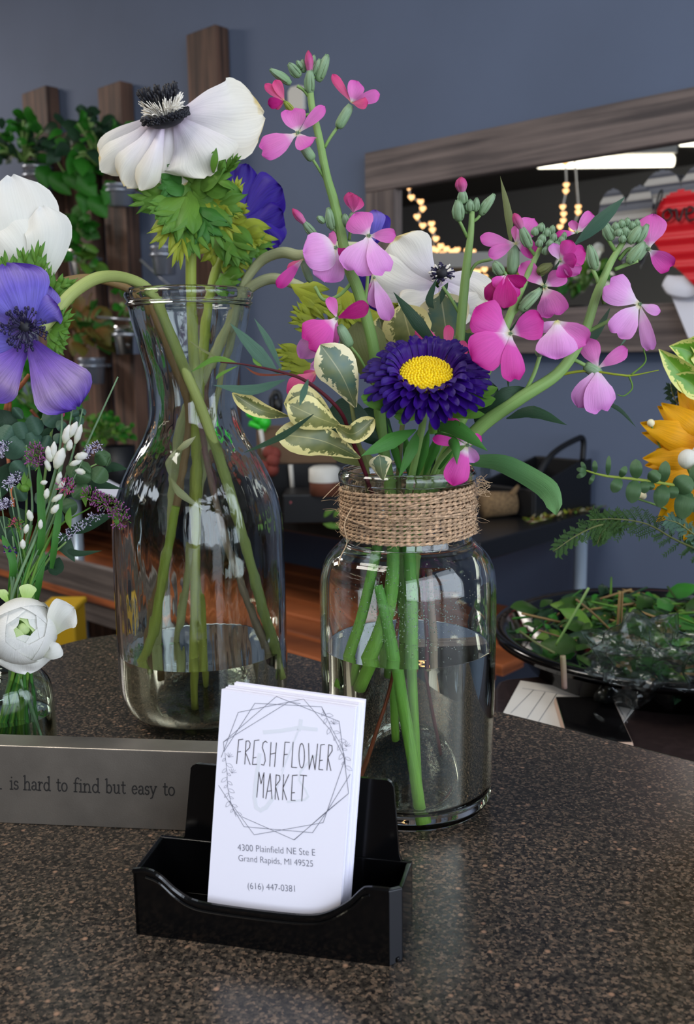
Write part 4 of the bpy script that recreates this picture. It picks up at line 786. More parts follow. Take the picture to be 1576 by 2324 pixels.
tray = thing('black_tub', 'round black plastic tub full of flower cuttings on the lower desk', 'tub', tc_)
mb = MB(); mb.lathe([(.001, .001), (TR*.82, .001), (TR*.97, .028), (TR*1.03, .030), (TR*1.04, .026), (TR*1.05, .031), (TR*1.03, .034), (TR*.96, .032), (TR*.8, .005), (.001, .005)], tc_, 72); mb.build('tub_body', M['black'], tray)
random.seed(12)
cut = thing('flower_cuttings', 'heap of green leaves and cut stems inside the black tub', 'cuttings'); cut['kind'] = 'stuff'
mbs = {k: MB() for k in ('ldark', 'lmid', 'lgreen', 'pothos', 'fern', 'stembr')}; picks = ['ldark', 'ldark', 'lmid', 'pothos', 'fern', 'fern', 'lgreen', 'stembr']  # mostly dark leaves: shade inside the deep tub put into their colours
for k in range(520):
    a = random.uniform(0, 6.28); r = TR*.86*math.sqrt(random.random()); c = tc_+Vector((r*math.cos(a), r*math.sin(a), .008+random.uniform(0, .022)+.018*(1-(r/TR)**2)))
    a = random.uniform(0, 6.28); l = random.uniform(.010, .032); d = Vector((math.cos(a), math.sin(a), random.uniform(-.2, .35)))
    ky = random.choice(picks)
    if k % 3 and ky != 'stembr': mbs[ky].ribbon([c, c+d*l*.5+Z*.003, c+d*l], l*random.uniform(.14, .34), random.choice(['ovate', 'lance']), nrm=Z+Vector((random.uniform(-.7, .7), -.6, 0)), cup=.3, nu=6, nv=4)
    else: mbs[ky].tube([c, c+d*l*.6, c+d*l*1.4], .0011, 5, seg=5)
for k, q in mbs.items(): o = q.build('cuttings_'+{'ldark': 'dark', 'lmid': 'green', 'lgreen': 'fresh', 'pothos': 'leafy', 'fern': 'shadowy', 'stembr': 'brown'}[k], M[k], cut); o['kind'] = 'stuff'
def stick(pts, rad, mat, label, Y=.7):
    mb = MB(); mb.tube(P(pts, Y), m(rad, Y), 8); return tag(mb.build('cut_stem', M[mat]), label, 'stem')
stick([(1262, 1465), (1300, 1400), (1337, 1334)], 3.2, 'stem', 'green cut stem sticking up left out of the black tub')
stick([(1308, 1360), (1345, 1390), (1392, 1435)], 2.6, 'stembr', 'thin brown stem crossing the green stem above the tub')
stick([(1402, 1440), (1405, 1390), (1408, 1342)], 3.4, 'stembr', 'upright brown stem at the back of the black tub')
stick([(1411, 1440), (1412, 1390), (1414, 1342)], 2.6, 'stembr', 'upright brown stem touching the right side of its twin')
stick([(1180, 1432), (1220, 1460), (1260, 1482)], 2.8, 'lolive', 'green stem hanging over the left rim of the tub', .68)
stick([(1222, 1430), (1290, 1450), (1345, 1460)], 2.0, 'stembr', 'thin brown twig lying level across the back of the tub', .72)
stick([(1282, 1562), (1280, 1520), (1278, 1488)], 7, 'stempu', 'short thick cut stub standing at the front of the tub', .60)
mb = MB(); random.seed(8)
c0 = at(1465, 1500, .66)
mb.ball(c0, .036, 26, 16, (1.15, .8, .8)); mb.v = [tuple(Vector(q)+(Vector(q)-c0)*(.16*math.sin(q[0]*310)+.16*math.sin(q[2]*370+1)+.12*math.sin(q[1]*290))) for q in mb.v]
tag(mb.build('plastic_bag', M['plastic'], smooth=False, thick=.0006), 'crumpled clear plastic bag lying on the cuttings in the tub', 'bag')
# ================================================================== flowers: builders
def tubep(g, name, L, Y, rad, mat, n=9, parent=None):
    pts = P(L, Y); D = sum(q.y for q in pts)/len(pts); rr = rad if isinstance(rad, (list, tuple)) else [rad]
    mb = MB(); mb.tube(pts, [m(r, D) for r in rr] if len(rr) > 1 else m(rr[0], D), n); return mb.build(name, M[mat], parent or g)
def rib(g, name, L, Y, hw, mat, shape='ovate', **k):
    pts = P(L, Y); D = pts[0].y; mb = MB(); mb.ribbon(pts, m(hw, D), shape, **k); return mb.build(name, M[mat], g)
def bud(g, base, tip, r, Y, mat='bud', tipc=None, name='bud'):
    """calyx from base to tip; an optional coloured petal tip (x, y, r)"""
    b = at(*base, Y); t = at(*tip, Y-.002); mb = MB(); d = (t-b); rr = m(r, Y)
    mb.tube([b+d*u for u in (0, .12, .35, .65, .88, 1)], [rr*.45, rr*.85, rr*1.0, rr*.92, rr*.6, rr*.1], 9, seg=14)
    for k in range(3):
        a = k*2.1+.4; dn = d.normalized(); s = dn.orthogonal().normalized(); s = Matrix.Rotation(a, 3, dn)@s
        mb.tube([b+d*.15+s*rr*.75, b+d*.5+s*rr*.9, b+d*.98+s*rr*.35], [rr*.3, rr*.34, rr*.12], 6)
    o = mb.build(name, M[mat], g)
    if tipc:
        e = at(tipc[0], tipc[1], Y-.002); mb = MB(); r2 = m(tipc[2], Y)
        for k in range(3):
            dn = (e-t).normalized(); s = dn.orthogonal().normalized(); s = Matrix.Rotation(k*2.1, 3, dn)@s
            mb.tube([b+d*.7, t+s*r2*.35+(e-t)*.35, t+(e-t)*.75+s*r2*.2, e+s*r2*.1], [r2*.4, r2*.78, r2*.62, r2*.12], 8)
        mb.build('petal', M[tipc[3] if len(tipc) > 3 else 'pinkbud'], o)
    return o
def bloom(g, c, petals, Y, mat='pink', calyx=None, eye=True, name='flower', cup=.22):
    """c = (px,py); petals = [(tipx, tipy, halfwidth, dY[, mat, shape])]"""
    C0 = at(c[0], c[1], Y); f = MB()
    if eye:
        for k in range(5):
            a = k*1.256; f.tube([C0+Vector((0, .001, 0)), C0+Vector((m(3.5, Y)*math.cos(a), -m(5, Y), m(3.5, Y)*math.sin(a)))], [m(2.4, Y), m(1.2, Y)], 5)
    if calyx:
        a, b, r = calyx; A_ = at(*a, Y+.003); B_ = at(*b, Y+.001); rr = m(r, Y); d = B_-A_
        f.tube([A_+d*u for u in (0, .12, .4, .75, 1)], [rr*.5, rr*.9, rr, rr*.9, rr*.55], 9, seg=12)
    if not f.v: f.ball(C0, m(3, Y), 8, 5)
    o = f.build(name, M['bud'], g)
    for k, p in enumerate(petals):
        mt_ = p[4] if len(p) > 4 and p[4] else mat; sh = p[5] if len(p) > 5 else 'heart'
        T = at(p[0], p[1], Y+p[3]); d = T-C0; nv_ = (CAM-C0).normalized()
        mid = C0+d*.45+nv_*d.length*.10; q = MB()
        q.ribbon([C0, C0+d*.2+nv_*d.length*.05, mid, C0+d*.78+nv_*d.length*.06, T-nv_*d.length*.04], m(p[2], Y), sh, cup=cup*math.cos(k*2.3), ruf=.07, ph=k*1.7, rf=4, notch=.22 if sh == 'heart' else 0, nu=16, nv=10, nrm=nv_+Vector((.35*math.sin(k*2.7), 0, .35*math.cos(k*1.9))))
        q.build('petal', M[mt_], o)
    return o
# ================================================================== first pink stock (tall, centre)
YS = .435
g = thing('stock_flower', 'tallest pink stock spike, rising from the jar to the top of the photo', 'flower', jc, 'pink stocks in the twine-wrapped jar')
tubep(g, 'stem', [(925, 1560, .437), (905, 1240, .440), (868, 1000, .442), (850, 800), (815, 665), (790, 600), (762, 470), (742, 400), (724, 310), (708, 240), (703, 180)], YS, [13, 14, 13, 13, 11, 9, 8, 7], 'stem')
for L, r in (([(705, 225), (690, 205), (675, 195)], 3.5), ([(737, 405), (722, 380), (711, 363)], 3.2), ([(737, 335), (750, 312), (767, 288)], 3.5), ([(706, 260), (680, 262), (668, 255)], 3.5), ([(775, 540), (735, 545), (717, 535)], 3.5), ([(770, 530), (762, 525), (757, 518)], 3.5), ([(793, 545), (797, 510), (800, 485)], 3.5), ([(832, 840), (815, 810), (795, 785)], 3.2), ([(828, 690), (834, 640), (838, 560)], 4), ([(800, 640), (770, 670), (735, 680), (715, 650)], 4), ([(703, 190), (712, 178), (722, 172)], 3)): tubep(g, 'pedicel', L, YS, r, 'stem', 7)
bud(g, (661, 190), (612, 157), 9, YS); bud(g, (682, 174), (655, 143), 10, YS); bud(g, (704, 214), (704, 155), 11, YS, tipc=(700, 115, 9)); bud(g, (722, 185), (745, 123), 11, YS); bud(g, (713, 170), (727, 133), 7, YS)
bud(g, (709, 155), (714, 124), 6, YS+.003); bud(g, (690, 165), (687, 134), 7, YS+.002); bud(g, (687, 155), (673, 138), 6, YS)
bud(g, (668, 255), (645, 229), 7, YS, 'stemy', name='bud', tipc=None)
bloom(g, (646, 230), [(602, 190, 10, -.002, 'coral', 'obo'), (625, 181, 11, -.004, 'coral', 'obo'), (608, 236, 12, -.001, 'deep', 'obo'), (622, 242, 9, .002, 'coral', 'obo')], YS, 'coral', eye=False)
bloom(g, (677, 302), [(590, 343, 27, -.004, 'pink'), (662, 246, 27, 0, 'pink'), (738, 241, 13, -.003, 'pink', 'obo'), (706, 330, 27, -.006, 'pink', 'obo')], YS-.006, calyx=((711, 363), (684, 325), 12))
bloom(g, (798, 233), [(755, 168, 10, .001, 'coral', 'obo'), (812, 184, 19, -.001, 'pink', 'obo'), (863, 214, 14, -.003, 'pink', 'obo'), (836, 233, 13, -.004, 'coral', 'obo')], YS-.004, calyx=((767, 290), (797, 238), 12), eye=False)
bud(g, (717, 535), (688, 502), 9, YS, tipc=(664, 474, 9)); bud(g, (755, 522), (745, 470), 10, YS); bud(g, (790, 515), (782, 485), 9, YS); bud(g, (737, 505), (720, 492), 7, YS)
bloom(g, (802, 482), [(792, 436, 14, 0, 'pinkbud', 'obo'), (820, 450, 13, .002, 'pinkbud', 'obo'), (803, 440, 13, -.004, 'pinkbud', 'obo')], YS-.003, calyx=((797, 505), (802, 482), 8), eye=False)
bloom(g, (763, 562), [(688, 572, 44, -.004, 'light', 'round'), (738, 640, 36, .001, 'light', 'obo'), (748, 530, 14, .004, 'pink', 'obo'), (786, 590, 20, .003, 'deep', 'obo')], YS-.008, 'light')
bloom(g, (688, 588), [(652, 612, 10, 0, 'coral', 'obo'), (629, 652, 14, -.002, 'mag', 'obo')], YS+.002, calyx=((706, 640), (686, 592), 9), eye=False)
bloom(g, (838, 535), [(806, 484, 33, .002, 'pink', 'obo'), (899, 534, 16, 0, 'pink', 'obo'), (800, 622, 42, -.006, 'light'), (878, 622, 30, -.008, 'light'), (855, 600, 20, 0, 'light')], YS-.012, 'light')
bloom(g, (850, 630), [(857, 700, 20, 0, 'light', 'obo'), (884, 728, 19, -.004, 'light', 'obo'), (835, 690, 16, .004, 'pink', 'obo')], YS+.004, 'light', eye=False)
bloom(g, (765, 722), [(692, 780, 42, -.004, 'mag'), (748, 674, 13, .001, 'pink', 'obo'), (838, 694, 19, -.002, 'deep', 'obo'), (680, 812, 26, .006, 'light', 'obo'), (757, 780, 14, .005, 'pink', 'obo')], YS-.010, calyx=((795, 787), (770, 738), 14))
bloom(g, (720, 842), [(652, 892, 25, -.001, 'coral', 'obo'), (695, 858, 16, .002, 'coral', 'obo'), (706, 826, 16, .002, 'light', 'obo')], YS-.004, eye=False)
# ---- second stock: slim, buds only
g = thing('stock_flower', 'slim stock stem with one closed pink bud at its tip, before the mirror', 'flower', jc, 'pink stocks in the twine-wrapped jar')
Y2 = .440
tubep(g, 'stem', [(912, 1240, .442), (960, 1090, .442), (1010, 960), (1038, 820), (1050, 700), (1060, 600), (1068, 540), (1072, 480)], Y2, [13, 12, 11, 11, 10, 8, 6], 'stem')
for L in ([(1062, 540), (1050, 515), (1042, 500)], [(1072, 505), (1085, 495), (1092, 485)], [(1060, 640), (1080, 600), (1118, 588)], [(1048, 720), (1025, 680), (1005, 650)]): tubep(g, 'pedicel', L, Y2, 3.6, 'stem', 7)
bud(g, (1043, 502), (1040, 452), 13, Y2); bud(g, (1053, 462), (1049, 430), 11, Y2, tipc=(1047, 402, 13)); bud(g, (1090, 488), (1124, 440), 10, Y2); bud(g, (1080, 480), (1083, 448), 8, Y2); bud(g, (1068, 480), (1067, 452), 9, Y2); bud(g, (1094, 480), (1108, 455), 8, Y2); bud(g, (1060, 485), (1058, 460), 8, Y2+.003)
# ---- third stock: leaning right, thick stem
g = thing('stock_flower', 'thick-stemmed stock leaning far right over the blue wall', 'flower', jc, 'pink stocks in the twine-wrapped jar')
Y3 = .415
tubep(g, 'stem', [(860, 1560, .440), (905, 1240, .437), (1000, 1080, .43), (1085, 975, .42), (1180, 905), (1270, 845), (1325, 760), (1355, 670), (1385, 600), (1418, 545)], Y3, [15, 15, 16, 16, 15, 13, 11, 10, 8, 6], 'stem')
for L in ([(1190, 895), (1212, 850), (1226, 808)], [(1330, 755), (1370, 735), (1390, 725)], [(1372, 690), (1358, 640), (1345, 610)], [(1400, 575), (1385, 550), (1380, 540)], [(1405, 590), (1430, 565), (1447, 590)], [(1300, 815), (1315, 822), (1330, 830)], [(1395, 612), (1425, 600), (1448, 592)]): tubep(g, 'pedicel', L, Y3, 4.6, 'stem', 7)
bud(g, (1390, 545), (1372, 505), 12, Y3); bud(g, (1352, 612), (1338, 555), 12, Y3); bud(g, (1428, 553), (1456, 512), 11, Y3-.003); bud(g, (1447, 552), (1472, 508), 10, Y3); bud(g, (1426, 598), (1464, 548), 12, Y3-.003)
for (x, y, r) in ((1398, 512, 8), (1412, 506, 8), (1425, 502, 7), (1405, 525, 9), (1420, 522, 9), (1436, 510, 8), (1430, 530, 8), (1447, 505, 7), (1414, 540, 8)): bud(g, (x-1, y+10), (x, y-8), r, Y3-.002)
bloom(g, (1472, 565), [(1484, 486, 32, .002, 'pink', 'obo'), (1524, 610, 22, -.002, 'mag'), (1460, 500, 15, .004, 'light', 'obo')], Y3+.002, calyx=((1445, 590), (1470, 556), 10))
bloom(g, (1453, 690), [(1378, 640, 36, -.003, 'light'), (1396, 762, 32, -.004, 'light'), (1477, 796, 17, -.006, 'light'), (1500, 708, 13, -.003, 'light', 'obo')], Y3-.008, 'light')
bloom(g, (1358, 835), [(1332, 768, 23, .003, 'pink', 'obo'), (1425, 792, 17, -.002, 'pink', 'obo'), (1312, 925, 28, .001, 'light', 'obo'), (1368, 938, 39, -.003, 'light')], Y3-.002, 'light', calyx=((1328, 828), (1364, 848), 15), eye=False)
bloom(g, (1159, 757), [(1078, 700, 44, -.003, 'mag', 'obo'), (1234, 728, 34, -.004, 'mag', 'obo'), (1072, 818, 46, -.006, 'mag', 'obo'), (1170, 866, 29, -.007, 'mag')], Y3-.030, 'mag')
bloom(g, (1264, 728), [(1264, 816, 46, -.006, 'light', 'obo'), (1330, 782, 30, .001, 'pink', 'obo'), (1225, 750, 12, .003, 'light', 'obo')], Y3-.020, 'light', calyx=((1226, 808), (1222, 790), 9), eye=False)
# ---- fourth stock: dense cluster left of the leaning one
g = thing('stock_flower', 'densely flowering stock in front of the mirror, crossed by a dark blade leaf', 'flower', jc, 'pink stocks in the twine-wrapped jar')
Y4 = .412
tubep(g, 'stem', [(935, 1560, .445), (945, 1240, .440), (990, 1080, .43), (1060, 930, .42), (1120, 810), (1165, 700), (1200, 620), (1228, 560)], Y4, [14, 14, 13, 12, 11, 9, 7, 5], 'stem')
for L in ([(1218, 585), (1208, 570), (1200, 560)], [(1190, 650), (1175, 640), (1164, 625)], [(1195, 640), (1228, 625), (1245, 612)], [(1165, 715), (1195, 680), (1225, 655)], [(1160, 640), (1140, 612), (1130, 605)]): tubep(g, 'pedicel', L, Y4, 4, 'stem', 7)
bud(g, (1204, 562), (1182, 512), 11, Y4-.006, tipc=(1167, 484, 10)); bud(g, (1140, 622), (1122, 594), 12, Y4); bud(g, (1220, 620), (1255, 600), 11, Y4-.003, 'lolive'); bud(g, (1180, 705), (1230, 655), 12, Y4-.004)
for (x, y, r) in ((1230, 515, 9), (1216, 524, 8), (1243, 526, 9), (1258, 537, 8), (1232, 540, 9), (1250, 552, 9), (1276, 544, 8), (1265, 555, 8), (1240, 568, 8), (1226, 550, 8), (1282, 535, 6), (1255, 520, 7)): bud(g, (x-3, y+10), (x+1, y-9), r, Y4-.004)
bloom(g, (1171, 553), [(1090, 538, 16, -.003, 'pink', 'obo'), (1109, 580, 15, -.004, 'pink', 'obo'), (1214, 497, 24, .001, 'pink', 'obo'), (1222, 568, 22, .002, 'mag', 'obo'), (1176, 510, 13, .003, 'pink', 'obo')], Y4+.002, calyx=((1164, 622), (1167, 556), 14), eye=False)
bloom(g, (1149, 624), [(1103, 680, 20, .001, 'deep', 'obo'), (1145, 700, 27, -.006, 'deep', 'obo'), (1187, 652, 22, .002, 'deep', 'obo'), (1180, 670, 18, .004, 'mag', 'obo'), (1120, 650, 14, -.002, 'mag', 'obo')], Y4-.008, 'deep', eye=False)
bloom(g, (1272, 592), [(1298, 545, 19, -.004, 'mag', 'obo'), (1330, 574, 23, -.002, 'mag', 'obo'), (1316, 622, 18, 0, 'pink', 'obo'), (1258, 552, 16, .003, 'light', 'obo'), (1286, 630, 18, .002, 'mag', 'obo'), (1310, 592, 18, -.006, 'mag', 'obo')], Y4-.010, 'mag', eye=False)
bloom(g, (1236, 650), [(1282, 618, 22, .002, 'pink', 'obo'), (1184, 598, 20, .004, 'pink', 'obo'), (1262, 720, 37, -.004, 'pink')], Y4-.002, 'pink')
bloom(g, (1310, 528), [(1262, 531, 9, .001, 'mag', 'obo'), (1348, 488, 20, .001, 'pink', 'obo'), (1388, 490, 10, .002, 'pink', 'obo'), (1300, 500, 12, .003, 'pink', 'obo')], Y4+.006, 'pink', eye=False)
# ---- small blooms low in the jar
g = thing('stock_flower', 'small crumpled magenta bloom hanging over the jar rim', 'flower', jc, 'pink stocks in the twine-wrapped jar')
tubep(g, 'stem', [(960, 1150, .425), (990, 1060, .41), (1040, 1000, .40)], .40, [6, 5], 'stem')
bloom(g, (1062, 1010), [(1018, 948, 17, .002, 'mag', 'obo'), (982, 995, 12, 0, 'mag', 'obo'), (1093, 990, 13, .001, 'mag', 'obo'), (1028, 1102, 30, -.006, 'mag', 'obo'), (1078, 1050, 17, -.002, 'light', 'obo')], .392, 'mag')
g = thing('stock_flower', 'half hidden coral red bloom just behind the purple aster', 'flower', jc, 'pink stocks in the twine-wrapped jar')
tubep(g, 'stem', [(1010, 1000, .44), (1020, 850, .44)], .44, [6, 5], 'stem')
bloom(g, (1015, 800), [(945, 745, 18, 0, 'coral', 'obo'), (1020, 738, 12, .002, 'coral', 'obo'), (1065, 790, 20, -.002, 'coral', 'obo'), (975, 770, 16, .003, 'coral', 'obo')], .435, 'coral', eye=False)
# cut stems seen in the water
def cut_stem(L, r, mat, label, Y=.436):
    mb = MB(); mb.tube(P(L, Y), [m(x, Y) for x in r], 12); return tag(mb.build('flower_stem', M[mat]), label, 'stem')
cut_stem([(868, 1180, .43), (850, 1280, .425), (822, 1400, .42), (800, 1470, .418), (775, 1560, .415)], [12, 12, 13], 'stemb', 'green stem reaching down to the left side of the jar')
cut_stem([(893, 1180, .425), (890, 1330, .42), (862, 1440, .416), (800, 1570, .414)], [13, 17, 17], 'stemb', 'thick green stem slanting left behind the card stack')
cut_stem([(860, 1330, .416), (885, 1440, .413), (912, 1600, .411), (940, 1740, .410), (958, 1856, .408)], [10, 15, 16, 16], 'stemb', 'long green stem standing on the bottom of the jar, cut end visible')
cut_stem([(925, 1180, .43), (933, 1340, .43), (936, 1500, .43), (948, 1700, .428), (955, 1800, .426)], [14, 15, 16, 15], 'stemb', 'misted green stem down the middle of the jar')
cut_stem([(880, 1480, .445), (878, 1600, .445), (884, 1715, .443)], [13, 15, 15], 'stemb', 'short green stem ending halfway down behind the front stem')
cut_stem([(905, 1400, .43), (880, 1560, .42), (842, 1680, .41), (815, 1790, .402)], [4, 5, 5], 'twig', 'thin red-brown twig running down to the left of the jar')
cut_stem([(960, 1300, .44), (975, 1500, .438), (1000, 1620, .436), (1036, 1745, .432)], [5, 6, 7], 'twigd', 'thin maroon stem slanting to the lower right of the jar')
cut_stem([(975, 1300, .44), (985, 1450, .438), (992, 1545, .436)], [7, 10, 11], 'stempu', 'short brownish stem ending just under the waterline')
# ================================================================== purple aster
AC = at(968, 855, .395)
g = thing('aster_flower', 'deep purple aster with a yellow disc in front of the jar bouquet', 'flower', jc)
AN = ((CAM-AC).normalized()*.62+Z*.78+Vector((.05, 0, 0))).normalized(); a1 = AN.orthogonal().normalized(); a2 = AN.cross(a1)
s = m(1, .395)
tubep(g, 'stem', [(900, 1240, .435), (935, 1080, .42), (960, 960, .405), (966, 890, .399)], .4, [9, 8, 8], 'stem')
mb = MB(); random.seed(6)
mb.ball(AC+AN*3*s, 60*s, 24, 10, (1, 1, .28), AN)
for k in range(230):
    r = 60*s*math.sqrt((k+.5)/230); a = k*2.39996; q = AC+AN*(3*s+17*s*math.sqrt(max(0, 1-(r/(62*s))**2)))+a1*(r*math.cos(a))+a2*(r*math.sin(a)); mb.ball(q, 3.4*s, 6, 4, (1, 1, 1.7), AN)
mb.build('flower_centre', M['yellow'], g)
mb = MB()
for k in range(60):
    a = k*.1047; d = a1*math.cos(a)+a2*math.sin(a); b = AC+d*58*s+AN*4*s; mb.tube([b, b+d*10*s+AN*8*s, b+d*14*s+AN*16*s], [1.6*s, 1*s], 4)
mb.build('floret_ring', M['lilac'], g)
k_ = 0; rest = MB()
for lay in range(5):
    n = (26, 30, 32, 30, 26)[lay]
    for j in range(n):
        a = 2*math.pi*(j+lay*.5)/n+random.uniform(-.07, .07); d = a1*math.cos(a)+a2*math.sin(a); r0 = (58-lay*3)*s; r1 = (92, 112, 130, 142, 148)[lay]*s*random.uniform(.92, 1.06); up = (34, 24, 12, -4, -22)[lay]*s+random.uniform(-4, 4)*s
        b = AC+d*r0-AN*lay*3*s; t = AC+d*r1+AN*up; mid = (b+t)/2+AN*(12-lay*2)*s
        q = MB() if k_ < 98 and (lay >= 1) and d.dot((CAM-AC).normalized()) > -.2 else None
        (q or rest).ribbon([b, mid, t], random.uniform(9, 12)*s, 'blunt', nrm=AN+d*random.uniform(-.5, .2), cup=-.6, nu=7, nv=4, ruf=.05)
        if q: q.build('petal', M['aster'], g); k_ += 1
o = rest.build('petals', M['aster'], g); o['kind'] = 'stuff'
for (b, t, hw) in (((960, 930), (825, 912), 12), ((950, 930), (860, 925), 9), ((960, 940), (895, 945), 9), ((1000, 935), (1075, 930), 12), ((1010, 930), (1100, 940), 10), ((1030, 915), (1125, 905), 14), ((1040, 900), (1130, 880), 12), ((940, 935), (905, 960), 8), ((980, 950), (985, 985), 10), ((1015, 945), (1045, 965), 9), ((880, 900), (820, 900), 12)):
    rib(g, 'sepal', [(b[0], b[1], .40), ((b[0]+t[0])/2, (b[1]+t[1])/2+5, .392), (t[0], t[1], .388)], .39, hw, 'lgreen', 'strap', cup=.3, nu=8, nv=5)
rib(g, 'leaf', [(945, 975, .40), (890, 1000, .388), (820, 1035, .382)], .39, 18, 'lmid', 'lance', cup=.3); rib(g, 'leaf', [(975, 965, .40), (1040, 975, .388), (1108, 1024, .382)], .39, 18, 'lmid', 'lance', cup=.25); rib(g, 'leaf', [(985, 980, .40), (1030, 1005, .388), (1038, 1055, .384)], .39, 12, 'lmid', 'lance', cup=.3)
rib(g, 'leaf', [(950, 975, .41), (935, 1020, .402), (905, 1085, .40)], .40, 14, 'lmid', 'lance', cup=.3)
for (b, t, hw) in (((930, 1090), (920, 980), 10), ((945, 1090), (975, 970), 12), ((960, 1085), (1010, 960), 12), ((915, 1090), (880, 960), 9), ((985, 1080), (1040, 990), 10)): rib(g, 'leaf', [(b[0], b[1], .43), ((b[0]+t[0])/2, (b[1]+t[1])/2, .42), (t[0], t[1], .412)], .42, hw, 'lmid', 'lance', cup=.4)
# ================================================================== variegated sprig
g = thing('pittosporum_sprig', 'leafy sprig of cream-edged variegated leaves on the left of the jar', 'foliage', jc)
tubep(g, 'stem', [(850, 1240, .43), (835, 1080, .42), (815, 1010, .41), (800, 930, .41), (790, 860, .42)], .42, [7, 6, 5, 4], 'lolive')
for (L, hw, mt_, cp) in (([(808, 925, .405), (775, 850, .397), (728, 782, .396)], 47, 'vari2', .25), ([(775, 968, .398), (715, 945, .388), (652, 915, .386)], 38, 'vari', .25), ([(758, 962, .398), (800, 985, .390), (850, 950, .392)], 24, 'vari', -.3),
                         ([(818, 1040, .405), (730, 1000, .395), (626, 985, .392)], 40, 'vari', .2), ([(760, 955, .41), (700, 920, .402), (645, 915, .40)], 44, 'vari', .2), ([(655, 945, .40), (590, 930, .392), (527, 892, .388)], 20, 'vari', -.5), ([(870, 1090, .40), (865, 1060, .394), (862, 1032, .392)], 26, 'vari2', .3)):
    rib(g, 'leaf', L, .4, hw, mt_, 'pitto', cup=cp, ruf=.08, nu=18, nv=10)
g = thing('pittosporum_sprig', 'broad variegated leaves standing behind the purple aster', 'foliage', jc)
tubep(g, 'stem', [(900, 1200, .44), (910, 1000, .45), (930, 850, .452)], .45, [7, 5], 'lolive')
for (L, hw, mt_) in (([(855, 880, .455), (830, 800, .45), (812, 730, .448)], 52, 'lolive'), ([(905, 860, .462), (880, 790, .46), (860, 720, .458)], 46, 'vari'), ([(950, 830, .46), (930, 760, .455), (912, 690, .452)], 56, 'vari'), ([(1020, 800, .46), (1010, 730, .455), (1000, 662, .45)], 58, 'vari2'), ([(1085, 850, .462), (1090, 790, .46), (1095, 735, .458)], 44, 'lolive'), ([(980, 860, .462), (1050, 800, .46), (1110, 770, .458)], 40, 'ldark'), ([(860, 1000, .44), (800, 960, .435), (740, 940, .43)], 50, 'ldark'), ([(900, 1020, .45), (850, 970, .44), (820, 930, .44)], 50, 'ldark'), ([(1080, 960, .45), (1100, 900, .44), (1130, 880, .44)], 40, 'ldark'), ([(870, 1060, .43), (800, 1030, .42), (745, 1000, .415)], 30, 'lolive')):
    rib(g, 'leaf', L, .45, hw, mt_, 'pitto', cup=.2, ruf=.06, nu=16, nv=8)
# willow-leafed sprig
g = thing('eucalyptus_sprig', 'red-stemmed sprig of narrow blue-green leaves crossing the carafe', 'foliage', jc)
tubep(g, 'stem', [(860, 1150, .42), (800, 1000, .405), (770, 930, .395), (700, 868, .385), (640, 845, .38), (560, 828, .378), (500, 822, .378)], .39, [5, 5, 4.5, 4, 3, 2, 1.5], 'twigd')
for (L, hw, mt_) in (([(632, 848), (585, 800), (522, 733)], 16, 'lblue'), ([(640, 842), (610, 775), (577, 722)], 8, 'lblue'), ([(648, 862), (570, 885), (484, 874)], 12, 'lblue'), ([(548, 828), (490, 815), (432, 845)], 7, 'lgreen'), ([(530, 825), (470, 800), (425, 770)], 3, 'lolive'), ([(600, 838), (580, 820), (575, 805)], 5, 'lgreen'), ([(700, 860), (690, 890), (680, 922)], 8, 'lblue'), ([(540, 830), (500, 850), (490, 862)], 4, 'lgreen'), ([(712, 940), (640, 990), (553, 1028)], 8, 'ldark'), ([(660, 850), (590, 850), (555, 832)], 3, 'twig')):
    rib(g, 'leaf', L, .38, hw, mt_, 'lance', cup=.2, fold=.2, nu=12, nv=6)
g = thing('eucalyptus_sprig', 'dark blade-shaped leaves spread behind the stocks on the right of the jar', 'foliage', jc)
tubep(g, 'stem', [(950, 1200, .44), (985, 1050, .43), (1010, 900, .45), (1150, 760, .45), (1280, 580, .44)], .44, [4, 3, 2], 'ldark')
for (L, hw, mt_) in (([(1000, 800, .425), (950, 735, .42), (893, 662, .42)], 15, 'ldark'), ([(1305, 555, .40), (1360, 505, .395), (1420, 446, .39)], 16, 'lblue'), ([(1160, 560, .45), (1155, 490, .448), (1136, 400, .446)], 9, 'lolive'), ([(1150, 950, .41), (1210, 935, .405), (1288, 965, .40)], 14, 'ldark'), ([(1100, 950, .42), (1150, 900, .415), (1215, 885, .42)], 22, 'ldark'), ([(1330, 900, .43), (1400, 925, .43), (1445, 970, .43)], 5, 'ldark'), ([(1150, 780, .45), (1152, 830, .45), (1155, 890, .45)], 5, 'ldark'), ([(1385, 700, .45), (1350, 760, .45), (1280, 830, .45)], 10, 'ldark'), ([(985, 700, .44), (975, 680, .44), (992, 630, .44)], 9, 'ldark'), ([(1000, 690, .44), (1008, 660, .44), (1018, 640, .44)], 7, 'ldark'), ([(1440, 700, .43), (1425, 760, .43), (1405, 790, .43)], 3, 'lblue')):
    rib(g, 'leaf', L, .44, hw, mt_, 'lance', cup=.15, nu=12, nv=6)
g = thing('long_leaf', 'long curved grey-green leaf arching right from the jar rim', 'leaf', jc)
rib(g, 'leaf_blade', [(1070, 1045, .41), (1140, 1052, .40), (1215, 1090, .392), (1250, 1120, .388), (1263, 1168, .384)], .4, 24, 'greyleaf', 'strap', cup=.25, ruf=.1, nu=20, nv=8)
tubep(g, 'stem', [(1000, 1110, .425), (1040, 1060, .42), (1072, 1046, .41)], .42, [4, 4], 'lmid')
g = thing('tendril', 'curling yellow-green tendril tip right of the lowest stock bloom', 'tendril', jc)
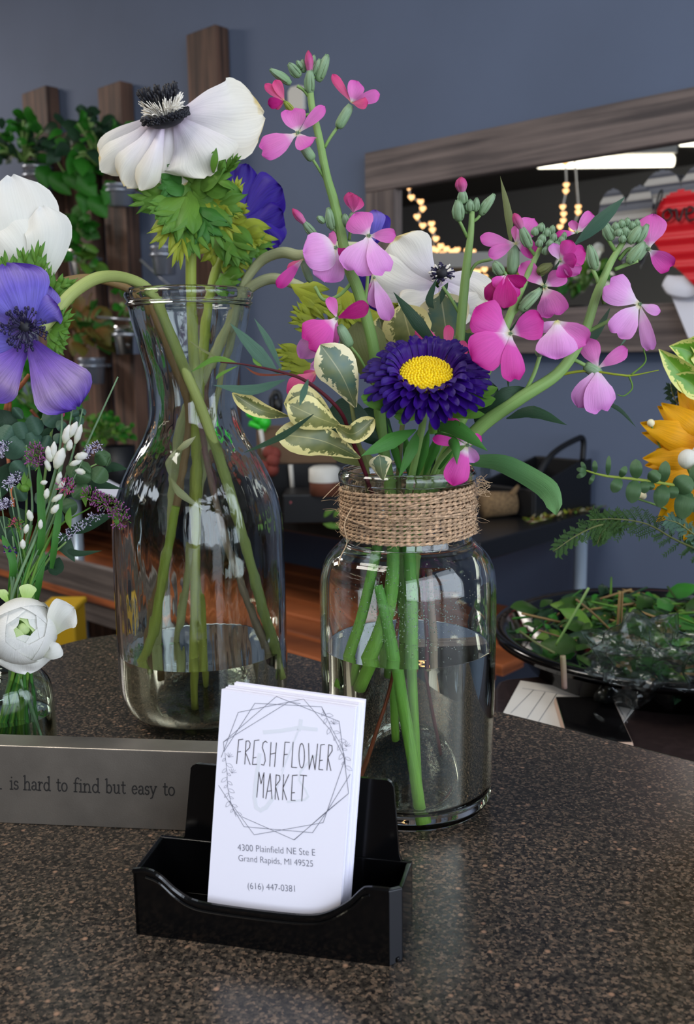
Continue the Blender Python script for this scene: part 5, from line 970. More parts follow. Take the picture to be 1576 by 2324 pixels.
tubep(g, 'stem', [(1180, 890, .43), (1260, 855, .42), (1330, 842, .415), (1400, 850, .41), (1435, 852, .41), (1496, 840, .41)], .41, [4, 3.5, 2.5, 2.5, 1], 'lyel')
tubep(g, 'curl', [(1432, 852), (1465, 822), (1462, 795), (1458, 780)], .41, [2.2, 1], 'lgreen'); tubep(g, 'curl', [(1428, 852), (1436, 880), (1418, 898), (1402, 896)], .41, [2.2, 1], 'lgreen')
# ================================================================== anemone frond leaves
random.seed(14)
def frond(g, b, t, hw, Y, mat, dy=-.008, name='leaf', teeth=3):
    B_ = Vector((b[0], b[1], 0)); T_ = Vector((t[0], t[1], 0)); d = T_-B_; L_ = d.length; d.normalize(); s_ = Vector((-d.y, d.x, 0)); mb = MB()
    def rb(p, q, w, z0, z1, bend=0):
        c_ = (p+q)/2+s_*bend; mb.ribbon([at(p.x, p.y, Y+z0), at(c_.x, c_.y, Y+(z0+z1)/2-.002), at(q.x, q.y, Y+z1)], m(w, Y), 'ovate', cup=.35, ruf=.15, rf=5, ph=random.uniform(0, 6), nu=9, nv=6, nrm=(CAM-at(b[0], b[1], Y)).normalized()+Vector((random.uniform(-.5, .5), 0, random.uniform(0, .8))))
    rb(B_, T_-d*L_*.1, hw*.9, 0, dy)
    for sg in (-1, 1):
        rb(B_+d*L_*.15, B_+d*L_*.78+s_*sg*hw*1.15, hw*.62, dy*.3, dy*.9, sg*hw*.2)
        rb(B_+d*L_*.55, B_+d*L_*1.0+s_*sg*hw*.5, hw*.32, dy*.6, dy)
        if random.random() < .6: rb(B_+d*L_*.5, B_+d*L_*.88+s_*sg*hw*1.3, hw*.22, dy*.7, dy*1.1)
    return mb.build(name, M[mat], g)
# ---- large white anemone in the carafe
g = thing('anemone_flower', 'large white anemone with a black-tipped centre on top of the carafe', 'flower', kc)
YA = .530
tubep(g, 'stem', [(437, 1640, .525), (441, 1400, .525), (447, 1100, .535), (440, 800, .54), (434, 660, .54), (432, 520, .54), (415, 400, .54), (395, 300, .54)], YA, [11, 11, 12, 12, 12, 12, 11, 10], 'stemy', 12)
def pet(g, L, hw, mat, Y, **k):
    a = dict(shape='fan', cup=.15, ruf=.05, rf=7, nu=20, nv=16); a.update(k); return rib(g, 'petal', L, Y, hw, mat, **a)
pet(g, [(415, 262, .535), (470, 262, .532), (530, 270, .535), (600, 262, .545)], 84, 'white', YA, cup=.25)
pet(g, [(405, 275, .530), (435, 320, .522), (455, 360, .520), (470, 402, .524)], 88, 'white', YA-.006, cup=.3, ruf=.07)
pet(g, [(385, 280, .534), (385, 330, .530), (395, 380, .530), (402, 430, .534)], 50, 'white', YA, cup=.3)
pet(g, [(350, 275, .536), (310, 320, .534), (270, 355, .534), (228, 388, .538)], 36, 'white', YA, cup=.5)
pet(g, [(358, 280, .530), (335, 335, .526), (310, 380, .526), (285, 424, .530)], 48, 'white', YA, cup=.5, ruf=.1)
pet(g, [(370, 285, .526), (355, 340, .520), (338, 390, .520), (318, 432, .524)], 28, 'white', YA, cup=.9)
pet(g, [(345, 270, .545), (300, 300, .548), (262, 330, .55), (232, 365, .552)], 32, 'white', YA, cup=.4)
pet(g, [(360, 290, .545), (370, 350, .55), (360, 400, .55)], 60, 'white', YA, cup=.4)
DC = at(376, 266, .527); s = m(1, .527); DN = (Z*.90+(CAM-DC).normalized()*.30+Vector((-.22, 0, 0))).normalized(); d1 = DN.orthogonal().normalized(); d2 = DN.cross(d1)
mb = MB(); mb.ball(DC+DN*22*s, 26*s, 20, 12, (1, 1, .95), DN); mb.ball(DC-DN*6*s, 40*s, 18, 8, (1, 1, .4), DN); fc = mb.build('flower_centre', M['blackst'], g)
mbk = MB(); mbw = MB(); random.seed(33)
for k in range(560):
    a = random.uniform(0, 6.283); u = random.random(); d = d1*math.cos(a)+d2*math.sin(a)
    if k < 210:                                       # low dark ring
        b = DC+d*random.uniform(34, 42)*s+DN*random.uniform(-8, 0)*s; t = DC+d*random.uniform(46, 55)*s+DN*random.uniform(-6, 10)*s; mbk.tube([b, t], [2.2*s, 3*s], 5)
    elif k < 430:                                     # white filaments
        b = DC+d*22*s+DN*2*s; t = DC+d*random.uniform(40, 51)*s+DN*random.uniform(10, 42)*s; mbw.tube([b, (b+t)/2+DN*5*s, t], [1.8*s, 1.6*s, .8*s], 4, seg=5)
    else:
        b = DC+d*random.uniform(18, 34)*s+DN*24*s; t = DC+d*random.uniform(30, 46)*s+DN*random.uniform(44, 66)*s; mbk.tube([b, (b+t)/2, t], [1.2*s, 1.4*s, 3*s], 5, seg=5)
o = mbk.build('anthers', M['blackst'], g); o['kind'] = 'stuff'; o = mbw.build('filaments', M['whitest'], g); o['kind'] = 'stuff'
for (b, t, hw, mt_) in (((430, 450), (440, 590), 30, 'lgreen'), ((430, 440), (370, 520), 34, 'lgreen'), ((440, 430), (540, 500), 48, 'lgreen'), ((430, 430), (385, 540), 40, 'lgreen'), ((440, 450), (490, 545), 36, 'lmid'), ((410, 440), (290, 455), 26, 'lgreen'), ((400, 450), (335, 480), 16, 'lgreen'), ((420, 460), (350, 560), 24, 'lyel'), ((425, 470), (400, 610), 20, 'lyel'), ((445, 430), (560, 480), 24, 'lyel'), ((450, 410), (520, 380), 40, 'lgreen'), ((420, 420), (360, 410), 34, 'lmid'), ((445, 450), (520, 560), 26, 'lgreen'), ((455, 440), (540, 540), 28, 'lyel'), ((380, 430), (440, 400), 40, 'lgreen'), ((430, 420), (480, 390), 46, 'lgreen'), ((500, 400), (545, 350), 10, 'lgreen')):
    frond(g, b, t, hw, .535, mt_, dy=random.uniform(-.016, .002))
# ---- dark purple anemone behind
g = thing('anemone_flower', 'deep indigo anemone facing away behind the large white one', 'flower', kc)
YB = .575
tubep(g, 'stem', [(470, 1600, .56), (455, 1400, .56), (440, 1180, .555), (450, 950, .55), (462, 800, .55), (480, 660, .56), (498, 600, .57), (540, 520, .575)], YB, [12, 11, 10, 10, 11, 11, 12, 10], 'stemy', 12)
for (L, hw) in (([(540, 500), (545, 430), (562, 372)], 34), ([(560, 490), (600, 450), (640, 425)], 50), ([(560, 500), (600, 500), (642, 480)], 44), ([(560, 500), (600, 520), (632, 560)], 38), ([(530, 500), (530, 420), (522, 368)], 30), ([(545, 510), (570, 550), (585, 580)], 44)): pet(g, L, hw, 'indigo', YB, cup=.4, ruf=.1)
for (b, t, hw, mt_) in (((520, 500), (628, 555), 24, 'lyel'), ((510, 490), (565, 470), 20, 'lyel'), ((500, 500), (555, 600), 32, 'lgreen'), ((500, 520), (470, 600), 30, 'lyel'), ((530, 520), (520, 610), 30, 'lgreen'), ((540, 530), (610, 590), 30, 'lgreen'), ((530, 560), (545, 640), 26, 'lyel'), ((520, 470), (545, 400), 12, 'lyel'), ((545, 520), (590, 560), 26, 'lyel'), ((500, 620), (540, 650), 26, 'lgreen')):
    frond(g, b, t, hw, .56, mt_, dy=random.uniform(-.012, 0))
# ---- violet anemone, nearest left
g = thing('anemone_flower', 'violet-blue anemone with a navy centre hanging left of the carafe', 'flower', kc)
YV = .47
tubep(g, 'stem', [(640, 1540, .53), (600, 1400, .53), (540, 1180, .525), (470, 960, .52), (425, 850, .52), (385, 750, .525), (345, 665, .53), (290, 632, .52), (225, 630, .50), (165, 665, .485), (125, 712, .478), (95, 750, .474)], .5, [11, 12, 12, 12, 12, 12, 12, 12, 13, 13, 13, 10], 'stemarc', 14)
pet(g, [(58, 755, .472), (45, 700, .464), (30, 650, .464), (12, 600, .472)], 80, 'violet', YV, ruf=.06, rf=9)
pet(g, [(70, 750, .474), (100, 710, .468), (130, 690, .468)], 40, 'violet', YV, cup=.5); pet(g, [(66, 748, .476), (90, 690, .474), (112, 648, .474)], 38, 'violet', YV)
pet(g, [(70, 775, .472), (105, 830, .462), (140, 880, .460), (175, 925, .466)], 70, 'violet2', YV, ruf=.07, rf=9)
pet(g, [(58, 785, .472), (20, 830, .464), (-10, 860, .462), (-45, 900, .466)], 58, 'violet2', YV, ruf=.07, rf=9); pet(g, [(58, 778, .474), (10, 790, .468), (-50, 800, .466)], 42, 'violet', YV)
pet(g, [(50, 750, .476), (0, 730, .476), (-60, 720, .48)], 60, 'violet', YV)
VC = at(58, 742, .465); s = m(1, .465); mb = MB(); mb.ball(VC, 17*s, 14, 8, (1, .8, 1)); mb.build('flower_centre', M['blackst'], g); mb = MB(); random.seed(5)
for k in range(120):
    a = random.uniform(0, 6.283); r = random.uniform(24, 52)*s; t = VC+Vector((r*math.cos(a), -random.uniform(4, 22)*s, r*math.sin(a)*.95-6*s)); mb.tube([VC, (VC+t)/2-Vector((0, 4*s, 0)), t], [.9*s, .7*s], 4, seg=4, caps=False); mb.ball(t, random.uniform(2.2, 3.6)*s, 6, 4, (1, 1, 1.5))
o = mb.build('stamens', M['navy'], g); o['kind'] = 'stuff'
for (b, t, hw) in (((110, 740), (160, 745), 26), ((105, 760), (150, 790), 22), ((100, 755), (168, 705), 14), ((20, 750), (-5, 790), 24), ((110, 750), (140, 810), 14)): frond(g, b, t, hw, .482, 'lgreen', dy=-.006)
# ---- white anemone, left edge
g = thing('anemone_flower', 'soft white anemone at the left edge, seen from behind its green collar', 'flower', kc)
tubep(g, 'stem', [(330, 1560, .53), (345, 1400, .53), (395, 1180, .535), (430, 950, .54), (400, 840, .545), (350, 720, .545), (305, 665, .545), (250, 640, .54), (190, 632, .53), (120, 650, .525), (60, 700, .52)], .53, [11, 11, 10, 9, 9, 9, 9, 9, 10, 10, 9], 'stembr', 12)
pet(g, [(50, 690, .515), (60, 600, .505), (50, 500, .505), (25, 398, .515)], 82, 'white2', .51, ruf=.05); pet(g, [(70, 690, .512), (95, 610, .50), (110, 530, .50), (95, 468, .508)], 50, 'white2', .51, cup=.3)
pet(g, [(20, 690, .52), (-20, 560, .52), (-60, 450, .525)], 90, 'white2', .52); pet(g, [(80, 620, .508), (98, 680, .50), (80, 720, .505)], 30, 'white2', .505, cup=.5)
pet(g, [(72, 690, .511), (60, 610, .499), (20, 540, .499), (-20, 500, .508)], 60, 'white2', .51, cup=.3)
for (b, t, hw) in (((65, 660), (95, 545), 16), ((60, 640), (45, 560), 15), ((65, 650), (110, 590), 12), ((30, 680), (0, 570), 22), ((110, 680), (150, 625), 18), ((110, 680), (112, 600), 10), ((40, 680), (25, 620), 18), ((130, 690), (165, 650), 18), ((60, 700), (65, 610), 18), ((120, 660), (190, 640), 10)): frond(g, b, t, hw, .495, 'lgreen', dy=-.006)
# ---- white anemone behind, right
g = thing('anemone_flower', 'white anemone behind the stocks, its dark centre against the mirror', 'flower', kc)
tubep(g, 'stem', [(345, 1500, .55), (385, 1200, .55), (408, 980, .55), (455, 870, .55), (500, 780, .55), (540, 700, .55), (560, 662, .55), (590, 640, .545), (625, 632, .54), (670, 645, .53), (720, 670, .52)], .54, [11, 11, 12, 12, 12, 12, 12, 12, 12, 11, 10], 'stemp', 12)
for (L, hw) in (([(990, 640), (940, 600), (895, 540)], 66), ([(985, 650), (920, 640), (850, 600)], 60), ([(1000, 640), (1060, 680), (1110, 660)], 44), ([(990, 650), (960, 680), (905, 690)], 50), ([(1000, 650), (1020, 690), (1010, 740)], 52), ([(1005, 630), (1060, 650), (1100, 690)], 46)): pet(g, L, hw, 'white', .49, cup=.3)
WC = at(1003, 620, .483); s = m(1, .483); mb = MB(); mb.ball(WC, 16*s, 12, 7); mb.build('flower_centre', M['blackst'], g); mb = MB(); mw = MB()
for k in range(90):
    a = random.uniform(0, 6.28); r = random.uniform(16, 30)*s; t = WC+Vector((r*math.cos(a), -random.uniform(0, 14)*s, r*math.sin(a)*.8)); (mw if k % 3 == 0 else mb).tube([WC, t], [.8*s, 2.2*s], 5)
o = mb.build('anthers', M['navy'], g); o['kind'] = 'stuff'; o = mw.build('filaments', M['whitest'], g); o['kind'] = 'stuff'
for (b, t, hw) in (((660, 645), (760, 690), 22), ((680, 660), (770, 720), 20), ((770, 650), (800, 740), 26), ((720, 720), (660, 700), 16), ((730, 740), (655, 725), 16), ((700, 800), (620, 800), 16), ((720, 830), (630, 830), 18), ((790, 660), (780, 760), 30), ((840, 700), (860, 760), 26), ((860, 650), (910, 700), 26)): frond(g, b, t, hw, .505, 'lyel', dy=-.004)
# ---- purple anemone bud behind
g = thing('anemone_flower', 'small purple-blue anemone petal tip rising behind the central stock bloom', 'flower', kc)
tubep(g, 'stem', [(400, 1460, .555), (440, 1200, .555), (480, 960, .555), (520, 800, .555), (556, 690, .555), (552, 650, .555), (590, 595, .55), (640, 573, .54), (685, 580, .53), (740, 560, .52), (830, 560, .515)], .54, [9, 9, 9, 9, 9, 10, 11, 12, 12, 11, 9], 'stemp', 12)
pet(g, [(840, 560, .515), (850, 510, .51), (850, 476, .512)], 24, 'violet', .51); pet(g, [(845, 560, .517), (868, 520, .514), (866, 485, .516)], 18, 'indigo', .51); pet(g, [(830, 560, .518), (840, 640, .518), (850, 740, .52)], 34, 'indigo', .515)
def loose(L, r, mat, label):
    mb = MB(); mb.tube(P(L, .54), [m(x, .54) for x in r], 12); tag(mb.build('flower_stem', M[mat]), label, 'stem')
loose([(455, 960, .53), (485, 1120, .53), (530, 1280, .53), (595, 1450, .53), (632, 1560, .53)], [6, 9, 9, 8], 'stempu', 'purplish stem running down to the right corner of the carafe')
loose([(300, 1540, .52), (345, 1450, .52), (375, 1280, .52), (400, 1150, .52)], [9, 11, 11, 10], 'stemy', 'yellow-green stem ending at the left corner of the carafe')
mb = MB(); 
for L, hw in (([(388, 1085, .515), (410, 1120, .51), (462, 1158, .508)], 9), ([(395, 1030, .515), (420, 1010, .51), (445, 990, .508)], 8), ([(388, 1085, .515), (385, 1050, .512), (400, 1020, .51)], 8)): mb.ribbon(P(L), m(hw, .51), 'lance', cup=.5)
tag(mb.build('peeled_sheath', M['stemp']), 'pale papery sheath peeling off a stem inside the carafe', 'leaf')
# ================================================================== small bouquet at the left edge
g = thing('ranunculus_flower', 'white ranunculus ball with a green eye hanging over the small bottle', 'flower', bc)
YR = .425; RC = at(52, 1432, YR); s = m(1, YR); RN = (CAM-RC).normalized()+Vector((.05, 0, .12)); RN.normalize(); r1_ = RN.orthogonal().normalized(); r2_ = RN.cross(r1_)
def shell(Rr, az, w, th0, th1, mat, off=0, name='petal', sq=.92):
    mb = MB(); nu, nv = 12, 10; vs = []; uv = []
    for i in range(nu+1):
        v = i/nu; th = th1+(th0-th1)*v
        for j in range(nv+1):
            u = 2*j/nv-1; a = az+u*w*(1-.35*v*v); tt = th+abs(u)**2.4*.30*v
            rad = Rr*(1+.018*math.cos(3*a+v*2)-.03*(1-abs(u))*v**3+.02*u)
            p = RC+(r1_*math.cos(a)+r2_*math.sin(a))*(rad*math.sin(tt))+RN*(rad*math.cos(tt)*sq+off); vs.append(p); uv.append((j/nv, v))
    mb.add(vs, [(i*(nv+1)+j, i*(nv+1)+j+1, (i+1)*(nv+1)+j+1, (i+1)*(nv+1)+j) for i in range(nu) for j in range(nv)], uv); return mb.build(name, M[mat], g)
for lay, (Rr, n, th0, mt_, off) in enumerate(((79, 3, .70, 'white2', 0), (75.5, 3, .56, 'white2', 0), (72, 3, .44, 'white2', 0), (68.5, 3, .33, 'white2', 0), (65, 3, .24, 'white2', 0), (62, 2, .14, 'eye', 0))):
    for k in range(n): shell(Rr*s, 2*math.pi*k/n+lay*1.25, math.pi/n*1.35, th0, 2.5, mt_, off*s)
mb = MB(); mb.ball(RC+RN*46*s, 15*s, 14, 8, (1, 1, .7), RN); mb.build('flower_centre', M['eye'], g)
pet(g, [(118, 1440, .428), (140, 1400, .424), (168, 1378, .424)], 40, 'white2', YR, cup=-.4); pet(g, [(60, 1470, .424), (60, 1500, .420), (62, 1528, .424)], 72, 'white2', YR, cup=.3); pet(g, [(90, 1480, .424), (115, 1480, .420), (135, 1462, .422)], 24, 'white2', YR, cup=.3)
pet(g, [(58, 1375, .428), (62, 1345, .428), (65, 1325, .43)], 20, 'eye', YR); pet(g, [(20, 1370, .428), (8, 1350, .428), (12, 1338, .43)], 12, 'eye', YR)
tubep(g, 'stem', [(60, 1500, .45), (55, 1440, .45), (60, 1370, .452), (70, 1330, .45)], .45, [7, 6, 6], 'stem')
# stems gathered in the bottle neck
random.seed(41)
YL = .475
def bstem(top, r, mat, label, mid=None, Y=YL, low=None):
    nx = random.uniform(20, 68); lx = low if low else random.uniform(-20, 115)
    L = [(lx, 1700, Y-.012), (nx, 1470, Y-.014), (nx+random.uniform(-8, 8), 1350, Y-.008)]+([mid] if mid else [])+[top]
    mb = MB(); pts = P([(q[0], q[1], q[2] if len(q) > 2 else Y) for q in L]); mb.tube(pts, [m(r, Y), m(r, Y), m(r*.8, Y), m(r*.4, Y)], 7); return mb
def sprigthing(name, label, catg, top, r, mat, mid=None, Y=YL, low=None, group=None):
    g = thing(name, label, catg, bc, group); bstem(top, r, mat, '', mid, Y, low).build('stem', M[mat], g); return g
# grassy rush stems
for top, mid, lb in (((141, 835), (130, 1050), 'tallest upright rush stem crossing the violet petal'), ((173, 872), (140, 1060), 'rush stem just right of the tallest one'), ((188, 928), (150, 1080), 'short rush tip above the white blooms'), ((268, 855), (165, 1080), 'rush stem slanting far out to the right'), ((26, 1080), (48, 1200), 'thin rush stem leaning left'), ((60, 1010), (72, 1180), 'grey-green rush stem in the left of the bouquet')):
    g = sprigthing('rush_stem', lb, 'grass', top, 4.2, 'stemg', mid, group='rush stems in the left bouquet')
# broad green straps
for top, mid, hw, lb in (((88, 1055), (95, 1200), 9, 'bright strap leaf standing upright in the left bouquet'), ((140, 1120), (125, 1230), 8, 'strap leaf under the white blooms'), ((5, 1215), (30, 1280), 9, 'strap leaf bending to the left edge'), ((100, 1250), (90, 1310), 8, 'short strap leaf above the ranunculus')):
    g = sprigthing('strap_leaf', lb, 'leaf', (mid[0], mid[1]), 4, 'lmid', None, Y=.462)
    rib(g, 'leaf_blade', [(mid[0]-8, mid[1]+60, .462), (mid[0], mid[1], .458), (top[0], top[1], .460)], .46, hw, 'lmid', 'strap', fold=.4, nu=10, nv=4)
# white bean-like blossoms
g = sprigthing('white_broom', 'white bean-shaped blossoms clustered on a grey-green stem', 'flower', (155, 985), 4, 'stemg', (110, 1150), Y=.462)
for (x, y, a, l, w) in ((152, 985, 1.3, 44, 10), (166, 975, 1.1, 40, 9), (178, 985, 1.25, 46, 8), (158, 1010, 1.4, 26, 8), (135, 1040, 1.2, 50, 13), (112, 1030, 1.75, 36, 10), (108, 1055, 1.9, 30, 7), (122, 1022, 1.5, 40, 8), (185, 1035, .3, 30, 10), (172, 1050, .4, 30, 7), (182, 1070, 2.9, 24, 8), (134, 1085, 1.3, 30, 7), (106, 1120, 1.4, 24, 7), (130, 1130, .6, 30, 7), (125, 1155, .9, 26, 8), (68, 1170, 1.8, 26, 8), (60, 1200, 1.3, 22, 6), (92, 1190, 1.5, 22, 6), (52, 1235, 1.6, 22, 7), (100, 1095, .2, 16, 6), (140, 1100, .9, 22, 7)):
    e = (x+l*.5*math.cos(a), y-l*.5*math.sin(a)); b = (x-l*.5*math.cos(a), y+l*.5*math.sin(a)); p = P([b, (x, y), e], .452); mb = MB(); mb.tube([p[0], p[0].lerp(p[1], .6), p[1].lerp(p[2], .4), p[2]], [m(w*.35, .45), m(w*.95, .45), m(w*.9, .45), m(w*.2, .45)], 9, seg=10); mb.build('flower', M['white2'], g)
# purple-pink trachelium heads
def fuzzy(px, py, rx, ry, mat, n, g, name, Y, l=7, seedn=1, mat2=None, dr=None):
    random.seed(seedn); mbs = [MB(), MB()]; c = at(px, py, Y)
    for k in range(n):
        a = random.uniform(0, 6.28); u = math.sqrt(random.random()); b = c+Vector((m(rx, Y)*u*math.cos(a), random.uniform(-.004, .004), m(ry, Y)*u*math.sin(a))); d = Vector((math.cos(a)*.7+random.uniform(-.5, .5), -.4, math.sin(a)*.6+random.uniform(-.2, .8))).normalized()
        mbs[k % 2].tube([b, b+d*m(l, Y)], [m(1.1, Y), m(.8, Y)], 4)
        if k % 2 and name == 'flower_head': mbs[1].ball(b+d*m(l, Y), m(2, Y), 5, 3)
    o = mbs[0].build(name, M[mat], g); o['kind'] = 'stuff'; o = mbs[1].build(name+'_tips', M[mat2 or mat], g); o['kind'] = 'stuff'
g = sprigthing('thistle_sprig', 'fuzzy green and purple head arching right onto the carafe', 'flower', (205, 1152), 4, 'lgreen', (120, 1210), Y=.462)
for (x, y) in ((205, 1125), (225, 1135), (243, 1140), (260, 1150), (272, 1165), (275, 1182)): fuzzy(x, y, 16, 15, 'lgreen', 46, g, 'flower_head', .452, 9, x, 'lilac')
for L in ([(195, 1150), (190, 1120), (192, 1105)], [(250, 1150), (262, 1175), (268, 1195)], [(160, 1200), (155, 1175), (160, 1150)]): rib(g, 'leaf', L, .456, 8, 'lgreen', 'lance', cup=.3)
g = sprigthing('thistle_sprig', 'fuzzy purple-topped head left of the white blossoms', 'flower', (88, 1040), 4, 'lgreen', (86, 1200), Y=.462)
for (x, y) in ((80, 1020), (92, 1030), (72, 1042), (88, 1048)): fuzzy(x, y, 16, 15, 'lgreen', 46, g, 'flower_head', .454, 9, x, 'lilac')
g = sprigthing('thistle_sprig', 'small salmon-tipped fuzzy head below the white blossoms', 'flower', (148, 1110), 4, 'lgreen', (110, 1230), Y=.462)
fuzzy(150, 1105, 14, 16, 'coral', 60, g, 'flower_head', .452, 8, 3, 'lilac'); fuzzy(36, 1190, 13, 13, 'coral', 50, g, 'flower_head', .46, 7, 4, 'lgreen'); fuzzy(22, 1250, 8, 12, 'lilac', 26, g, 'flower_head', .46, 6, 4, 'aster')
# limonium haze
for k, (x0, y0, x1, y1, lb) in enumerate(((150, 1215, 225, 1165, 'pale lavender statice spray beside the carafe'), (195, 1030, 222, 1012, 'lavender statice tip right of the white blossoms'), (-10, 1035, 12, 1010, 'statice tip at the left edge'), (20, 1100, 40, 1080, 'pale statice tip on the left side of the bouquet'), (-10, 1150, 20, 1140, 'statice spray low on the left edge'))):
    g = sprigthing('statice_sprig', lb, 'flower', (x0, y0), 2.5, 'stemg', None, Y=.466)
    for i in range(6): t = i/5; fuzzy(x0+(x1-x0)*t, y0+(y1-y0)*t, 11, 10, 'sea', 26, g, 'floret_cluster', .460, 5, k*10+i, 'navy' if i % 2 else 'sea')
# eucalyptus in the left bouquet
def euc(label, pts, leaves, Y, mat='lblue', hwk=1.0):
    g = thing('eucalyptus_sprig', label, 'foliage', bc); tubep(g, 'stem', pts, Y, [3, 2.5, 1.5], 'stem')
    for (b, t, hw) in leaves: rib(g, 'leaf', [(b[0], b[1], Y), ((b[0]+t[0])/2, (b[1]+t[1])/2, Y-.004), (t[0], t[1], Y)], Y, hw*hwk, mat, 'round', cup=.2, fold=.1, nu=10, nv=6)
    return g
euc('round-leafed eucalyptus on the right side of the left bouquet', [(70, 1340), (120, 1180), (180, 1080), (235, 1045)], [((205, 1065), (245, 1090), 20), ((215, 1050), (250, 1030), 18), ((195, 1060), (178, 1100), 22), ((225, 1045), (232, 1018), 12), ((190, 1075), (150, 1060), 20), ((240, 1045), (252, 1050), 12), ((170, 1100), (195, 1130), 22), ((180, 1075), (200, 1050), 18), ((150, 1130), (165, 1170), 18)], .47, 'leuc')
euc('dusky eucalyptus leaves under the violet anemone', [(60, 1340), (60, 1150), (70, 1000), (110, 930)], [((100, 960), (55, 975), 22), ((70, 970), (20, 985), 20), ((100, 930), (138, 965), 24), ((60, 990), (15, 1040), 24), ((40, 1000), (-10, 975), 24), ((95, 990), (45, 1010), 18), ((30, 945), (50, 930), 16), ((60, 1050), (25, 1080), 22), ((80, 1040), (55, 1060), 20), ((60, 1110), (30, 1130), 20), ((110, 1150), (140, 1190), 18), ((80, 1120), (110, 1140), 18), ((50, 1200), (20, 1230), 18), ((60, 1240), (95, 1250), 16), ((90, 1000), (120, 1010), 18)], .485, 'lblue')
euc('fine grey-green eucalyptus behind the rush tips', [(80, 1340), (120, 1100), (160, 980), (185, 935)], [((150, 980), (130, 955), 12), ((165, 965), (190, 950), 12), ((175, 950), (165, 925), 10), ((180, 940), (195, 930), 9), ((145, 1000), (120, 990), 12)], .48, 'lblue')
g = thing('olive_branch', 'dark green drooping leaves low between the bouquet and the carafe', 'foliage', bc); tubep(g, 'stem', [(70, 1340), (110, 1270), (150, 1230)], .48, [3, 2], 'stem')
for (L, hw) in (([(125, 1225), (170, 1255), (232, 1250)], 8), ([(115, 1240), (140, 1230), (170, 1275)], 22), ([(110, 1260), (100, 1285), (90, 1290)], 12), ([(135, 1265), (125, 1290), (108, 1285)], 18), ([(150, 1210), (200, 1190), (262, 1165)], 16), ([(150, 1130), (210, 1100), (280, 1110)], 12), ([(235, 1075), (255, 1060), (290, 1065)], 12), ([(30, 990), (-5, 1010), (-20, 1060)], 26), ([(25, 1050), (0, 1100), (-15, 1140)], 26), ([(50, 1000), (90, 990), (130, 960)], 10), ([(0, 930), (18, 960), (10, 1000)], 22), ([(90, 1230), (60, 1260), (30, 1310)], 16), ([(20, 1150), (50, 1180), (60, 1210)], 20), ([(-20, 1180), (10, 1200), (40, 1260)], 24)): rib(g, 'leaf', L, .485, hw, 'ldark', 'ovate' if hw > 12 else 'lance', cup=.2)
for k in range(9):
    x = 20+k*9; y = 1180+((k*37) % 70); mb = bstem((x, y), 4.0+k % 3, 'stem', '', None, .466)
    tag(mb.build('flower_stem', M[('lmid', 'stemg', 'lgreen')[k % 3]]), 'thin green stem gathered in the neck of the small bottle', 'stem', 'green stems packed in the small bottle')
g = thing('carnation_flower', 'sliver of a pink petal showing beneath the violet anemone', 'flower', bc); tubep(g, 'stem', [(80, 1340, .49), (100, 1100, .495), (120, 960, .495)], .49, [3, 3], 'stem'); pet(g, [(120, 965, .495), (128, 945, .492), (135, 925, .494)], 16, 'coral', .49)
mb = MB()
for (x, y, sgn) in ((65, 1090, 1), (45, 1100, -1), (55, 1075, 0)): mb.ribbon(P([(56, 1110), (x, (y+1110)/2), (x, y-5)], .46), m(7, .46), 'lance')
mb.ball(at(56, 1108, .46), m(12, .46), 12, 8, (1, 1, .8)); tag(mb.build('seed_head', M['lgreen']), 'pale green seed head in the left bouquet', 'seed head')
# ================================================================== sunflower arrangement, right edge
YQ = .56
g = thing('sunflower', 'yellow-orange sunflower entering the photo at the right edge', 'flower')
SC = at(1655, 1035, YQ); s = m(1, YQ); random.seed(51)
mb = MB(); mb.ball(SC, 70*s, 30, 12, (1, .35, 1)); mb.build('flower_centre', M['blackrough'], g)
for lay in range(3):
    for k in range(18):
        a = 2*math.pi*(k+lay*.33)/18+random.uniform(-.05, .05); r = (205, 190, 170)[lay]*random.uniform(.92, 1.08); L_ = [(1655+60*math.cos(a), 1035-60*math.sin(a), YQ), (1655+r*.6*math.cos(a), 1035-r*.6*math.sin(a), YQ-.008+lay*.006), (1655+r*math.cos(a), 1035-r*math.sin(a), YQ+.004+lay*.006)]
        rib(g, 'petal', L_, YQ, random.uniform(28, 36), 'sun', 'ovate', cup=.3, ruf=.12, fold=.1)
tubep(g, 'stem', [(1655, 1040, .565), (1690, 1200, .60), (1740, 1500, .60)], .6, [14, 14], 'stem')
mb = MB(); c = at(1562, 1042, .535); mb.ball(c, m(22, .535), 16, 10, (1, 1, 1.05)); mb.ball(at(1590, 1030, .535), m(20, .535), 14, 8); bb = thing('snowberry_sprig', 'cream white berries in front of the sunflower', 'berries'); mb.build('berry', M['white2'], bb); tubep(bb, 'stem', [(1562, 1060, .54), (1620, 1200, .56), (1730, 1500, .58)], .56, [4, 4], 'stem'); 
for q_ in ((1478, 960), (1440, 1130), (1460, 1125)): mb = MB(); mb.ball(at(q_[0], q_[1], .56), m(9, .56), 10, 6); mb.build('berry', M['clip'], bb)
tubep(bb, 'stem', [(1478, 962, .56), (1520, 1060, .56), (1600, 1180, .56)], .56, [2, 3], 'stem'); tubep(bb, 'stem', [(1440, 1130, .56), (1500, 1150, .56), (1620, 1200, .56)], .56, [2, 3], 'stem')
g = thing('eucalyptus_sprig', 'round-leafed eucalyptus sprig reaching left below the sunflower', 'foliage')
tubep(g, 'stem', [(1735, 1500, .57), (1680, 1200, .55), (1600, 1118, .535), (1541, 1103), (1445, 1088), (1375, 1080), (1330, 1068)], .53, [6, 5, 4, 3.5, 3, 2], 'stemy')
